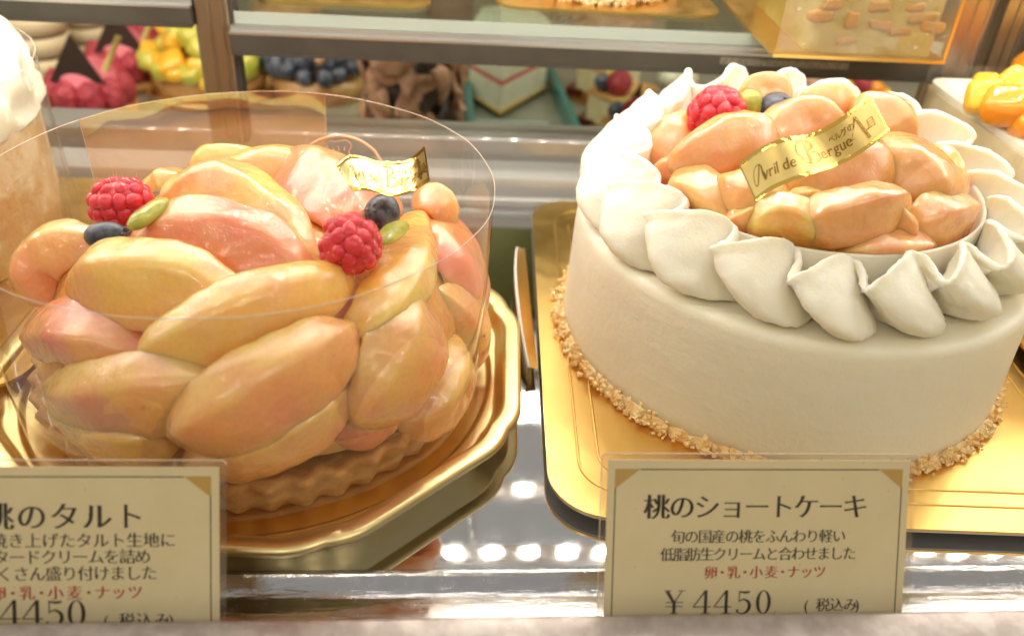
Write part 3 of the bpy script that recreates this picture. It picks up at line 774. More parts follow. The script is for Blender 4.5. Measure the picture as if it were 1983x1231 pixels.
# ------------------------------------------------------------------ gold ribbons
def ribbon(top, bot, label, lettering, foil):
    """top/bot: lists of 3D points along both long edges"""
    T_ = [np.array(p) for p in top]; B_ = [np.array(p) for p in bot]
    def cat(P, u):
        x = u*(len(P)-1); i = min(int(x), len(P)-2); f = x-i
        p0, p1, p2, p3 = P[max(i-1, 0)], P[i], P[i+1], P[min(i+2, len(P)-1)]
        return .5*((2*p1)+(-p0+p2)*f+(2*p0-5*p1+4*p2-p3)*f*f+(-p0+3*p1-3*p2+p3)*f**3)
    def at(u, v, d=0.0):
        a, c = cat(T_, u), cat(B_, u); p = c+(a-c)*v
        if d:
            tu = cat(T_, min(u+.02, 1))+cat(B_, min(u+.02, 1))-cat(T_, max(u-.02, 0))-cat(B_, max(u-.02, 0))
            n = unit(np.cross(tu, a-c)); p = p+n*d
        return p
    t = thing('gold_ribbon', label, 'ribbon', at(.5, 0)-np.array([0, 0, .02]))
    b = MB(); n = 60
    b.grid([[at(i/n, v) for v in (0, .25, .5, .75, 1)] for i in range(n+1)])
    b.grid([[at(i/n, v, -.012) for v in (1, .75, .5, .25, 0)] for i in range(n+1)])
    part(b, 'strip', MT[foil], t)
    b = MB(); e = .1
    for v0, v1 in ((0, e), (1-e, 1)): b.grid([[at(i/n, v0, .006), at(i/n, (v0+v1)/2, .016), at(i/n, v1, .006)] for i in range(n+1)])
    for u0, u1 in ((0, .022), (.978, 1)): b.grid([[at(u0, e+k/8*(1-2*e), .006), at(u1, e+k/8*(1-2*e), .006)] for k in range(9)])
    part(b, 'shiny_border', MT['foil_edge'], t)
    b = MB(); lettering(b, lambda x, y: at(x, y, .012)); part(b, 'lettering', MT['foil_text'], t, False)
    return t
def script(b, fn, asp):
    # word in the strip's own coordinates: x 0..1 along, y 0..1 across; asp = length/width
    def wr(txt, x, y, size, slant=.3, pitch=.55, thin=.0, ch_w=None):
        for ch in txt:
            if ch == ' ': x += size*.4/asp; continue
            g = glyph(ch); A = np.concatenate(g); x0 = A[:, 0].min(); wd_ = (A[:, 0].max()-x0)/RS
            for (p, q, c, d) in columns(g, thin, 26, .1):
                pts = [((xx-x0)/RS, yy/RS) for xx, yy in ((p, c), (q, c), (q, d), (p, d))]
                b.add([fn(x+(u+slant*v)*size/asp, y+v*size) for u, v in pts], [(0, 1, 2, 3)])
            x += (wd_+.10)*size/asp
        return x
    def sw(pts, w, ox, oy, s):
        stroke(b, lambda x, y: fn(ox+x*s/asp, oy+y*s), pts, w, n=8)
    # swash capitals drawn by hand
    sw([(.55, .75), (.30, .35), (.05, .02), (-.1, .1), (.05, .55), (.35, .80), (.62, .72), (.60, .3), (.62, .0)], [.05, .06, .05, .03, .03, .03, .05, .10, .06], .09, .28, .50)
    x = wr('vril', .155, .30, .36); x = wr('de', x+.025, .30, .36)
    ox = x+.045
    sw([(.40, .85), (.33, .40), (.25, .02)], [.07, .10, .07], ox, .26, .60)
    sw([(.05, .25), (-.08, .55), (.15, .95), (.55, .92), (.62, .68), (.36, .48), (.66, .40), (.64, .08), (.30, -.02), (.05, .10), (.0, .3)], [.02, .03, .03, .07, .08, .03, .05, .09, .05, .02, .02], ox, .26, .60)
    wr('ergue', ox+.42/asp, .29, .38)
    x = wr('ベルグの', .655, .60, .19, .1)
    stroke(b, lambda x, y: fn(.80+x*.62/asp, .20+y*.62), [(.42, 1.0), (-.12, .30), (.72, .30)], [.05, .04, .04]); stroke(b, lambda x, y: fn(.80+x*.62/asp, .20+y*.62), [(.43, 1.0), (.46, -.02)], [.07, .10])
    wr('月', .885, .38, .24, .1)
D2 = Dome((12.778, 2.745), 5.174, 5.675, 8.420, 2.6, 2.0)
def lift_pt(px, py, z): return atz(px, py, z)
tp = [(1430, 318), (1468, 288), (1515, 268), (1575, 257), (1625, 230), (1684, 184)]
bt = [(1464, 391), (1500, 366), (1560, 342), (1620, 322), (1672, 294), (1724, 254)]
zt = [10.00, 10.32, 10.53, 10.37, 10.69, 11.06]; zb = [9.27, 9.53, 9.69, 9.53, 9.79, 10.11]
ribbon([lift_pt(p[0], p[1], z) for p, z in zip(tp, zt)], [lift_pt(p[0], p[1], z) for p, z in zip(bt, zb)],
       'wavy gold foil ribbon with embossed lettering lying across the cream cake', lambda b, fn: script(b, fn, 4.0), 'gold_foil')
tp = [(652, 322), (675, 301), (705, 304), (745, 313), (790, 309), (822, 283)]
bt = [(684, 372), (700, 368), (728, 372), (760, 380), (798, 371), (832, 350)]
# nearly level so that it mirrors the leds
zc = [7.85, 8.05, 8.05, 7.85, 7.9, 8.4]
ribbon([lift_pt(p[0], p[1], z+.38) for p, z in zip(tp, zc)], [lift_pt(p[0], p[1], z) for p, z in zip(bt, zc)],
       'small gold foil ribbon glaring in the light at the back of the peach tart', lambda b, fn: script(b, fn, 2.9), 'glare_foil')

# ------------------------------------------------------------------ cream cake on its gold board
CC = np.array([12.1, 1.17])
RB = math.radians(-3.0)
def rrect(x0, x1, y0, y1, r, rot, piv, n=10):
    out = []
    for cx, cy, a0 in ((x1-r, y1-r, 0), (x0+r, y1-r, 90), (x0+r, y0+r, 180), (x1-r, y0+r, 270)):
        for k in range(n+1):
            a = math.radians(a0+90*k/n); q = rot2(cx+r*math.cos(a)-piv[0], cy+r*math.sin(a)-piv[1], rot); out.append((q[0]+piv[0], q[1]+piv[1]))
    return out
PV = (3.48, -7.08)
BX = (3.29, 22.18, -6.97, 13.20)
t = thing('cake_board', 'gold cardboard cake board with embossed lines under the white cream cake', 'cake board', (12.9, 2.6, 0))
b = MB(); b.prism(rrect(*BX, 1.85, RB, PV), .40, .50); part(b, 'board', MT['gold_board'], t, True, 40)
b = MB(); b.prism(rrect(BX[0]+.02, BX[1]-.02, BX[2]+.02, BX[3]-.02, 1.84, RB, PV), .34, .397); part(b, 'underside', mat('underside card', (.80, .76, .70), .7), t, True, 40)
b = MB()
for d, r in ((1.0, 1.3), (1.63, 1.0)):
    b.tube([(p[0], p[1], .495) for p in rrect(BX[0]+d, BX[1]-d, BX[2]+d, BX[3]-d, r, RB, PV)], .05, 8, True)
part(b, 'embossed_line', MT['gold_board'], t)
b = MB(); b.prism(rrect(BX[0]+1.2, BX[1]-1.2, BX[2]+1.2, BX[3]-1.2, 1, RB, PV), .0, .337); part(b, 'riser', mat('grey riser', (.22, .19, .165), .6), t, False)
# upright flap at the board's left edge
b = MB(); P = []
for k in range(24):
    u = k/23; y = -.05+8.5*u; x = 3.48+.17*u; h = .05+.66*math.sin(math.pi*min(u*1.0, 1))**.7
    P.append([(x+.05, y, .49), (x-.12-.15*h, y, .5+h*.5), (x-.2-.45*h, y, .5+h)])
b.grid(P); b.grid([[(q[0]-.07, q[1], q[2]) for q in row][::-1] for row in P])
b.grid([[row[2], (row[2][0]-.07, row[2][1], row[2][2])] for row in P])
fl_ = part(b, 'side_flap', MT['gold_board'], t)
b = MB(); b.grid([[(row[2][0]+.004, row[2][1], row[2][2]+.012), (row[2][0]-.075, row[2][1], row[2][2]+.012), (row[2][0]-.075, row[2][1], row[2][2]-.3)] for row in P]); part(b, 'flap_edge', MT['white_card'], t)

KS, CX, CY, CZ = 1.056, 12.778, 2.608, 0.506      # size and place of the cake on its board
def sized(b):
    b.v = [(CX+(p[0]-12.1)*KS, CY+(p[1]-1.17)*KS, CZ+(p[2]-1.505)*KS) for p in b.v]; return b
ck = thing('cream_cake', 'white round cream cake with a piped ruffle border and peach pieces on top', 'cake', (CX, CY, CZ))
b = MB(); wob = lambda th, r, z: r+(.05*fbm((math.cos(th)*4, math.sin(th)*4, z*.5), .8, 4) if r > 5 else 0)
b.lathe([(.02, 5.9), (5, 5.9), (6.7, 5.92), (7.1, 5.98), (7.3, 5.97), (7.42, 5.88), (7.47, 5.7), (7.5, 5.2), (7.53, 4.2), (7.56, 3.2), (7.58, 2.2), (7.6, 1.51), (.02, 1.505)], CC, 220, wob)
part(sized(b), 'frosted_body', MT['cream'], ck)
RC0 = np.array([12.1, 1.3])
b = MB(); b.lathe([(5.30, 5.91), (5.36, 6.6), (5.40, 7.58), (5.37, 7.63), (5.31, 7.63), (5.29, 7.5), (5.22, 6.6), (5.16, 5.91)], RC0, 160, lambda th, r, z: r+.12*math.cos(2*th-.6)*(z-5.9)/1.7)
part(sized(b), 'fruit_cup', MT['ring'], ck)
b = MB(); b.lathe([(5.2, 6.2), (4.9, 6.5), (4, 7.1), (2.5, 7.8), (.02, 8.1)], RC0, 60); part(sized(b), 'fruit_bed', MT['glaze'], ck)

# piped ruffle: a ribbon that folds back on itself once per lobe
NL = 19
rnd = random.Random(5)
LB = [(rnd.uniform(.86, 1.14), rnd.uniform(-.12, .12), rnd.uniform(-.14, .14)) for _ in range(NL)]
def lobev(k, ph):              # smooth per-lobe variation
    i = int(math.floor(k+ph+.5)) % NL; j = (i-1) % NL; f = (k+ph+.5)-math.floor(k+ph+.5); s = f*f*(3-2*f)
    return [LB[j][q]*(1-s)+LB[i][q]*s for q in range(3)]
def ruffle(k, ph, t):
    """outer skin, t 0 base .. 1 crest; ph in 0..1 inside lobe k"""
    g = k+ph; sc_, da, dz = lobev(k, ph)
    th0 = 2*math.pi*g/NL; back = max(0, math.sin(th0-.25)); left = max(0, -math.cos(th0))
    s2, c2 = math.sin(2*math.pi*ph), math.cos(2*math.pi*ph)
    Af = 1.3*max(0, (t-.10)/.90)**1.1
    th = g+Af*s2/(2*math.pi)-.55*t+da*.5
    bl = max(.0, 1-(2*((ph+.5+.03+.14*t) % 1-.5))**2)**(.6+1.1*t)                 # bulging lobe, crease at ph=.5
    rb = 5.8+.72*bl*sc_
    rc = 6.18-.74*math.sin(2*math.pi*(ph+.03))*sc_
    H_ = (1.68+1.15*back+.15*left+.25*max(0, math.cos(th0)))*(1+.6*dz)
    zc = H_*(1+.17*math.cos(2*math.pi*(ph-.02)))
    w = t**1.15
    r = rb*(1-w)+rc*w+(.98*bl*sc_*math.sin(math.pi*min(1, t**.62*1.04))**.85 if t < .92 else 0.0)
    z = zc*(t**.92)
    a = 2*math.pi*th/NL
    return np.array([RC0[0]+r*math.cos(a), RC0[1]-.05+r*math.sin(a), 5.93+z])
def lobe_mesh(k):
    nu = 40; P = []
    phs = [(-.40)+i/nu for i in range(nu+1)]
    ts = list(np.linspace(0, 1, 17))
    for t in ts: P.append([ruffle(k, p, t) for p in phs])
    # the lip: roll over and run down the inside
    cr = [ruffle(k, p, 1.0) for p in phs]; pr = [ruffle(k, p, .9) for p in phs]
    nin = []
    for i in range(len(phs)):
        a, c = ruffle(k, phs[i]-.02, 1), ruffle(k, phs[i]+.02, 1)
        tn = unit(c-a); up = unit(cr[i]-pr[i]); nin.append((unit(np.cross(up, tn)), up))
    for off, dn in ((.02, .05), (.07, .075), (.14, .06), (.19, .0), (.21, -.12)):
        P.append([cr[i]-nin[i][0]*off*-1+nin[i][1]*dn for i in range(len(phs))])
    for t2, off in ((.72, .19), (.45, .2), (.2, .15), (0, .0)):
        row = []
        for i, p in enumerate(phs):
            q = ruffle(k, p, t2); q2 = cr[i]+nin[i][0]*off
            r_in = 5.55; a = math.atan2(q2[1]-RC0[1], q2[0]-RC0[0])
            inn = np.array([RC0[0]+r_in*math.cos(a), RC0[1]+r_in*math.sin(a), q[2]])
            m = t2; row.append(np.array([q2[0]*m+inn[0]*(1-m), q2[1]*m+inn[1]*(1-m), 5.93+(q2[2]-5.93)*t2]))
        P.append(row)
    for ri, row in enumerate(P):
        for i in range(len(row)):
            p = row[i]; row[i] = p+np.array([fbm(p, 1.6, 2), fbm(p, 1.6, 12), fbm(p, 1.6, 22)])*.07+np.array([fbm(p, 5, 3), fbm(p, 5, 13), fbm(p, 5, 23)])*.035+np.array([fbm(p, 11, 4), fbm(p, 11, 14), fbm(p, 11, 24)])*(.03 if ri > 13 else .008)
    return P
for k in range(NL):
    b = MB(); b.grid(lobe_mesh(k)); part(sized(b), 'cream_ruffle', MT['piped'], ck)

# almond crumbs around the foot
b = MB(); rnd = random.Random(8)
for k in range(1900):
    a = rnd.uniform(0, 2*math.pi); u = rnd.random()
    r = 7.60+.22*u+rnd.uniform(-.04, .06)+(.25*rnd.random()**4); z = 1.55+(1-u)*.50*rnd.random()+.04
    c = np.array([CC[0]+r*math.cos(a), CC[1]+r*math.sin(a), z]); s = rnd.choice((.045, .06, .075, .09, .12))*rnd.uniform(.8, 1.1)
    A = axes([rnd.gauss(0, 1), rnd.gauss(0, 1), rnd.gauss(0, 1)])
    V = []
    for q in ((-1, -1, -1), (1, -1, -1), (1, 1, -1), (-1, 1, -1), (-1, -1, 1), (1, -1, 1), (1, 1, 1), (-1, 1, 1)):
        V.append(c+A.T @ (np.array(q)*s*np.array([1.0, .75, .55])*np.array([rnd.uniform(.45, 1), rnd.uniform(.45, 1), rnd.uniform(.5, 1)])))
    b.add(V, [(0, 3, 2, 1), (4, 5, 6, 7), (0, 1, 5, 4), (1, 2, 6, 5), (2, 3, 7, 6), (3, 0, 4, 7)])
b.lathe([(7.55, 1.51), (7.72, 1.51), (7.74, 1.60), (7.68, 1.76), (7.62, 1.88), (7.55, 1.92)], CC, 200, lambda th, r, z: r+.06*math.sin(th*61)+.05*math.sin(th*97+z*5))
cr_ = part(sized(b), 'nut_crumbs', MT['crumb'], ck, False); cr_['kind'] = 'stuff'

CH = [
    ((1262, 330), (1300, 265), (1350, 235), 75, .7, .0, 1, 'po'),
    ((1265, 360), (1300, 335), (1330, 320), 60, .6, .05, 1, 'pp'),
    ((1425, 205), (1480, 182), (1540, 185), 72, .8, .15, 1, 'pb'),
    ((1530, 215), (1600, 195), (1660, 200), 70, .7, .1, 1, 'pb'),
    ((1640, 205), (1710, 222), (1785, 262), 120, .9, .25, -1, 'pb'),
    ((1780, 290), (1830, 330), (1850, 400), 90, .8, .0, -1, 'po'),
    ((1480, 255), (1560, 232), (1640, 245), 95, .8, .35, 1, 'pb'),
    ((1295, 345), (1395, 285), (1515, 245), 120, .9, .45, 1, 'pb'),
    ((1380, 350), (1450, 390), (1550, 400), 110, .8, .15, 1, 'po'),
    ((1300, 380), (1345, 360), (1425, 440), 85, .8, .35, -1, 'po'),
    ((1530, 370), (1620, 335), (1740, 315), 140, .9, .3, 1, 'pb'),
    ((1680, 290), (1780, 330), (1835, 425), 150, 1.0, .35, -1, 'pb'),
    ((1770, 445), (1825, 430), (1885, 410), 115, .8, .1, 1, 'pb'),
    ((1460, 470), (1520, 420), (1620, 490), 90, .8, .35, 1, 'py'),
    ((1540, 445), (1655, 415), (1770, 390), 115, .9, .5, 1, 'pb'),
    ((1610, 495), (1720, 485), (1820, 480), 75, .7, .05, 1, 'po'),
    ((1400, 440), (1440, 425), (1490, 400), 55, .6, .3, 1, 'po'),
    ((1700, 385), (1740, 430), (1770, 470), 60, .6, .15, 1, 'pb'),
    ((1590, 290), (1660, 285), (1720, 300), 60, .6, .45, 1, 'pb'),
    ((1530, 400), (1560, 385), (1610, 385), 50, .5, .4, 1, 'py'),
]
for i, a in enumerate(CH):
    peach(D2, *a[:8], ck, 50.3+i*5.1, .4, 0, 'peach_piece', 3.6, .8, 8, .35, 1.06, 1.0, .95, .8)
raspberry(D2, 1385, 222, 52, .75, (.3, -.6, .8), 'sugar dusted raspberry on the cream cake beside the piped border', 11)
pistachio(D2, (1428, 205), (1474, 205), 52, .75, 'round green pistachio between the raspberry and the blueberry on the cream cake', .9)
blueberry(D2, 1505, 214, 36, .75, (.4, -.3, .8), 'flat dusky blueberry beside the pistachio on the cream cake')
blueberry(D2, 1792, 304, 26, .75, (.4, -.3, .8), 'blueberry half hidden behind the right peach pieces of the cream cake')
pistachio(D2, (1842, 362), (1848, 384), 18, .55, 'small green pistachio at the right rim of the fruit cup')

# ------------------------------------------------------------------ neighbours left and right
c = (-21.5, 7.2); lc = thing('dome_cake', 'white cream topped cake in clear film at the left edge', 'cake', (c[0], c[1], 1.0))
b = MB(); b.lathe([(.02, 1.01), (6.1, 1.01), (6.3, 2.5), (6.3, 6.2)], c, 96); part(b, 'nutty_side', MT['nut'], lc)
b = MB(); P = []
for i in range(40):
    u = i/39; la = u*math.pi/2; row = []
    for j in range(140):
        lo = 2*math.pi*j/140; r = 6.35*math.cos(la)**.75; z = 6.0+4.3*math.sin(la)
        n_ = .55*fbm((r*math.cos(lo), r*math.sin(lo), z), .55, 3)-.75*abs(fbm((r*math.cos(lo), r*math.sin(lo), z), .9, 9))+.2
        row.append((c[0]+(r+n_)*math.cos(lo), c[1]+(r+n_)*math.sin(lo), z+n_*.6))
    P.append(row)
b.grid(P, False, True); part(b, 'cream_top', MT['cream'], lc)
b = MB(); b.lathe([(6.75, .95), (6.72, 2.5), (6.7, 4), (6.66, 6), (6.62, 8.0)], c, 240, lambda th, r, z: r+.07*math.sin(th*19+z*.4)+.05*math.sin(th*41-z*.7)*(8-z)/8); part(b, 'film_wrap', MT['film2'], lc)
b = MB(); b.tube([(c[0]+6.62*math.cos(a), c[1]+6.62*math.sin(a), 8.0) for a in np.linspace(0, 2*math.pi, 97)[:-1]], .02, 5, True); part(b, 'film_rim', MT['film_edge'], lc)
b = MB(); b.prism(rrect(-29, -13.2, -2.0, 14.0-.8, 1.5, 0, (0, 0)), .82, .93)
single(b, 'cake_board', MT['gold_board'], 'gold board under the dome cake at the left edge', 'cake board', (-21, 6, .82), sharp=40)

mc = thing('mango_cake', 'pale cake heaped with mango cubes at the right edge', 'cake', (29.0, 8.0, 1.3))
x0 = 21.3
b = MB(); b.prism(rrect(x0+.5, x0+16, 3.0, 13.0, .8, math.radians(2), (x0, 8)), 1.3, 6.9); part(b, 'cake_body', MT['sponge'], mc, True, 40)
b = MB(); b.prism(rrect(x0+.55, x0+15.9, 3.05, 12.9, .8, math.radians(2), (x0, 8)), 6.9, 7.2); part(b, 'cream_layer', MT['cream'], mc, True, 40)
rnd = random.Random(3)
for (px, py, r, m, y) in ((1905, 190, 40, 'mango', 8.2), (1948, 205, 42, 'orange', 7.2), (1968, 165, 34, 'mango', 9.2), (1995, 240, 44, 'orange', 6.6), (2030, 190, 45, 'mango', 8), (1912, 165, 26, 'mango', 9.6), (2060, 250, 45, 'mango', 6)):
    p = aty(px, py, y); s = r*cmpp(p); b = MB()
    b.sup(p, (s, s*.85, s*.8), axes([rnd.gauss(0, .5), rnd.gauss(0, .5), 1], rnd.uniform(0, 3)), .5, 14, 20, .06, 1, px); part(b, 'mango_cube', MT[m], mc)
for gx in range(5):
    for gy in range(5):
        p = (x0+4.6+gx*2.4+rnd.uniform(-.5, .5), 4.2+gy*1.9+rnd.uniform(-.4, .4), 7.75+rnd.uniform(0, .5)); b = MB(); q = rnd.uniform(.85, 1.15)
        b.sup(p, (q*1.1, q, q*.8), axes([rnd.gauss(0, .4), rnd.gauss(0, .4), 1], rnd.uniform(0, 3)), .5, 10, 16, .06, 1, gx*7+gy); part(b, 'mango_cube', MT['mango' if rnd.random() < .65 else 'orange'], mc)
b = MB(); b.grid([[(p[0], p[1], z) for p in rrect(x0+.3, x0+16.2, 2.8, 13.2, .9, math.radians(2), (x0, 8))] for z in (1.3, 4, 7.7)], False, True); part(b, 'film_wrap', MT['film2'], mc)
b = MB(); b.prism(rrect(21.35, 40, -7.5, 13.2, 1.4, math.radians(-3), (21.4, -7.5)), 1.1, 1.24); single(b, 'cake_board', MT['gold_board'], 'gold board under the mango cake at the right edge', 'cake board', (30, 3, 1.1), sharp=40)

# ------------------------------------------------------------------ upper shelf cakes
ZS = 8.46
p = atz(960, 22, ZS); q = atz(1405, 46, ZS)
b = MB(); b.prism(rrect(p[0], q[0]+.1, p[1]+.35, p[1]+11, 1.3, math.radians(-.5), (p[0], p[1])), ZS, ZS+.14)
single(b, 'cake_board', MT['gold_board'], 'gold board on the glass shelf under the crumb edged white cake', 'cake board', (7.5, 20, ZS), sharp=40)
c = ((p[0]+q[0])/2-.35, p[1]+5.75)
uc = thing('crumb_cake', 'white round cake with a crumb edged foot on the glass shelf', 'cake', (c[0], c[1], ZS+.145))
b = MB(); b.lathe([(.02, ZS+.15), (4.3, ZS+.15), (4.25, ZS+4.5), (4.1, ZS+4.8), (.02, ZS+4.8)], c, 96); part(b, 'frosted_body', MT['cream'], uc)
b = MB(); rnd = random.Random(12)
for k in range(260):
    a = rnd.uniform(math.pi, 2*math.pi); s = rnd.uniform(.12, .25); r = 4.35+rnd.uniform(-.02, .2); z = ZS+.2+rnd.random()**1.3*.6
    b.sup((c[0]+r*math.cos(a), c[1]+r*math.sin(a), z), (s, s*.7, s*.7), axes([rnd.gauss(0, 1), rnd.gauss(0, 1), 1]), .6, 4, 6)
cr_ = part(b, 'crumb_ring', MT['nut'], uc); cr_['kind'] = 'stuff'
p = atz(470, 8, ZS); q = atz(835, 4, ZS)
b = MB(); b.prism(rrect(p[0], q[0], p[1]+.3, p[1]+10, 1.2, 0, (0, 0)), ZS, ZS+.14)
single(b, 'cake_board', MT['gold_board'], 'gold board at the top edge, on the glass shelf above the blueberry tart', 'cake board', ((p[0]+q[0])/2, p[1]+5, ZS), sharp=40)
# gelatine fruit cake in a gold box, front right
p = atz(1498, 105, ZS+.15); q = atz(1822, 112, ZS+.15)
fc = thing('fruit_loaf', 'pale loaf cake with orange fruit pieces on a gold board above the cream cake', 'cake', ((p[0]+q[0])/2, 15, ZS))
yb = p[1]+.05
o_ = [(p[0], yb), (q[0], yb), (q[0]+.35, yb+9), (p[0]+.1, yb+9)]
b = MB(); b.prism(o_, ZS+.0, ZS+.14); part(b, 'board', MT['gold_board'], fc, False)
xl = p[0]+1.55
b = MB(); b.prism(rrect(xl, q[0]-.35, yb+.45, yb+8, .5, 0, (0, 0)), ZS+.15, ZS+6.5); part(b, 'cake_body', mat('yellow sponge', (.34, .25, .06), .5, var=((.42, .34, .12), .5, .4, .6), bump=[(3, .3, .1)]), fc, True, 40)
rnd = random.Random(21)
for px, py, w, h in ((1588, 32, 20, 8), (1650, 40, 12, 14), (1705, 48, 20, 7), (1745, 62, 18, 6), (1785, 35, 26, 8), (1805, 52, 22, 8), (1700, 12, 18, 7), (1610, 8, 14, 8), (1770, 14, 16, 6), (1640, 78, 16, 5)):
    s = aty(px, py, yb+.46); k = cmpp(s); b = MB(); b.sup(s, (w*k*1.15, .10, h*k*1.25), None, .45, 10, 18, .22, 2.2, px); part(b, 'fruit_bit', MT['dullfruit'], fc)
b = MB(); b.box(p[0]+.15, q[0]-.05, yb+.2, yb+.24, ZS+.15, ZS+7); b.box(q[0]-.06, q[0]-.02, yb+.25, yb+9, ZS+.15, ZS+7); part(b, 'film_wrap', MT['film2'], fc, False)
b = MB(); b.box(q[0]-.07, q[0]+.05, yb+.12, yb+.24, ZS+.15, ZS+7); part(b, 'gold_corner', MT['gold_board'], fc, False)

# ------------------------------------------------------------------ pastries in the rear case
ZR = -3.39
def rp_(px, py, z=ZR): return atz(px, py, z)
def copyt(o, loc, label, rot=0, sc_=1):
    c = o.copy(); COL.objects.link(c); c.location = Vector(loc)*S; c.rotation_euler = (0, 0, rot); c.scale = (sc_,)*3; c['label'] = label
    for ch in list(o.children):
        d = ch.copy(); COL.objects.link(d); d.parent = c
        for g in list(ch.children):
            h = g.copy(); COL.objects.link(h); h.parent = d
    return c
# raspberry tartlets
def tartlet(loc, label, grp, r):
    t = thing('raspberry_tartlet', label, 'tartlet', loc, grp); x, y, z = loc; rnd = random.Random(int(r*100))
    b = MB(); b.lathe([(.02, z), (r*.95, z), (r*1.02, z+r*.22), (.02, z+r*.24)], (x, y), 40); part(b, 'crust', MT['crust'], t)
    for k in range(9):
        a = 2*math.pi*k/9+.2; b = MB()
        b.sup((x+r*.72*math.cos(a), y+r*.72*math.sin(a), z+r*.55), (r*.30, r*.30, r*.42), None, 1, 10, 14, .12, 3, k); part(b, 'raspberry', MT['raspb'], t)
    b = MB(); b.sup((x, y, z+r*.72), (r*.72, r*.72, r*.50), None, 1, 20, 40, .25, 1.2, 5); part(b, 'cream_swirl', MT['pinkc'], t)
    b = MB(); w = r*.58; yy = y-r*.55; zz = z+r*.9
    b.plate([(x-w, yy, zz), (x+w, yy, zz), (x-.05, yy+.45, zz+r*1.0)], (0, .10, .02)); part(b, 'chocolate_triangle', MT['choc'], t, False)
    b = MB(); b.tube([(x+r*.35, y-r*.2, z+r*.8), (x+r*.85, y+r*.1, z+r*1.75)], .2, 8); part(b, 'stick', MT['stick'], t)
    return t
L1, L2, L3 = rp_(155, 248), rp_(232, 183), rp_(288, 112)
k1 = cmpp(L1); G = 'raspberry tartlets in the rear case'
t1 = tartlet(L1+np.array([0, 2.6, 0]), 'raspberry tartlet with a dark chocolate triangle, lowest of the three in the rear case', G, 78*k1*1.12)
t2 = copyt(t1, L2+np.array([0, 2.6, 0]), 'raspberry tartlet between the lowest one and the one under the short beam', .1, 72*cmpp(L2)/(78*k1))
t3 = copyt(t1, L3+np.array([0, 2.6, 0]), 'raspberry tartlet right under the short grey beam, farthest of the three', -.4, 66*cmpp(L3)/(78*k1))
# layered cakes
def layered(loc, r, h, label):
    t = thing('layer_cake', label, 'cake', loc, 'layered cream cakes in the rear case'); x, y, z = loc
    for k in range(4):
        z0 = z+h*k/4; b = MB(); b.lathe([(.02, z0+.02), (r*.97, z0+.02), (r*1.02, z0+h*.12), (r*.97, z0+h*.215), (.02, z0+h*.22)], (x, y), 48); part(b, 'cream_layer', MT['layer'], t)
        b = MB(); b.lathe([(.02, z0+h*.216), (r*.93, z0+h*.216), (r*.93, z0+h*.255), (.02, z0+h*.255)], (x, y), 48); part(b, 'cocoa_layer', MT['brown'], t)
    return t
q = rp_(55, 165); k = cmpp(q); layered(q+np.array([0, 3, 0]), 60*k, 165*k, 'layered cream cake at the left edge behind the dome cake')
q = rp_(152, 130); k = cmpp(q); layered(q+np.array([0, 3, 0]), 40*k, 125*k, 'layered cream cake behind the lowest raspberry tartlet')
# fruit tart
q = rp_(385, 215); k = cmpp(q); x, y, z = q+np.array([0, 4.2, 0]); r = 118*k
ft = thing('fruit_tart', 'yellow mango and kiwi tart on a gold tray behind the bronze post', 'tart', (x, y, z))
b = MB(); b.lathe([(.02, z), (r*1.06, z), (r*1.1, z+.3), (r*1.04, z+.4), (.02, z+.4)], (x, y), 60); part(b, 'gold_tray', MT['gold_tray'], ft)
b = MB(); b.lathe([(.02, z+.4), (r*.9, z+.4), (r*.98, z+1.3), (r*.6, z+2.6), (.02, z+3.2)], (x, y), 60); part(b, 'crust', MT['caramel'], ft)
rnd = random.Random(4)
for i in range(46):
    a = rnd.uniform(math.pi*.9, math.pi*2.1); rr = r*math.sqrt(rnd.random())*.92; zz = z+1.4+3.6*(1-(rr/r)**2)
    s = rnd.uniform(.75, 1.2); low = rr > r*.62; m = ('kiwi' if (low and rnd.random() < .6) else ('mango' if rnd.random() < .75 else 'kiwi'))
    b = MB(); b.sup((x+rr*math.cos(a), y+rr*math.sin(a), zz), (s, s*.8, s*.55), axes([rnd.gauss(0, .6), rnd.gauss(0, .6), 1], rnd.uniform(0, 3)), .5, 8, 12, .08, 1, i)
    part(b, 'fruit_piece', MT[m], ft)
# blueberry tart
q = rp_(610, 215); k = cmpp(q); x, y, z = q+np.array([0, 4, 0]); r = 100*k
bt_ = thing('blueberry_tart', 'dark blueberry tart behind the collar, left of the chocolate cake', 'tart', (x, y, z))
b = MB(); b.lathe([(.02, z), (r*.95, z), (r*1.02, z+1.5), (.02, z+1.6)], (x, y), 50); part(b, 'crust', MT['caramel'], bt_)
rnd = random.Random(9)
for ring_, (rr, zz, nn) in enumerate(((.95, 2.2, 18), (.78, 3.1, 15), (.55, 3.8, 11), (.3, 4.2, 7), (0, 4.4, 1))):
    for i in range(nn):
        a = 2*math.pi*(i+.5*(ring_ % 2))/nn
        if math.sin(a) > .6 and rr > .4: continue
        s = rnd.uniform(.58, .98); b = MB(); b.sup((x+rr*r*math.cos(a)+rnd.uniform(-.25, .25), y+rr*r*math.sin(a), z+zz+rnd.uniform(-.25, .3)), (s, s, s*.9), axes([rnd.gauss(0, 1), -1, 1]), 1, 8, 12); part(b, 'blueberry', MT['blue'], bt_)
for i in range(30):
    a = rnd.uniform(math.pi, 2*math.pi); rr = rnd.uniform(.1, .95)*r; b = MB(); b.sup((x+rr*math.cos(a), y+rr*math.sin(a), z+4.9-2.2*(rr/r)**2), (.48, .3, .36), axes([rnd.gauss(0, 1), 1, 1]), .6, 5, 8); part(b, 'nut_bit', MT['caramel'] if i % 3 else MT['nut'], bt_)
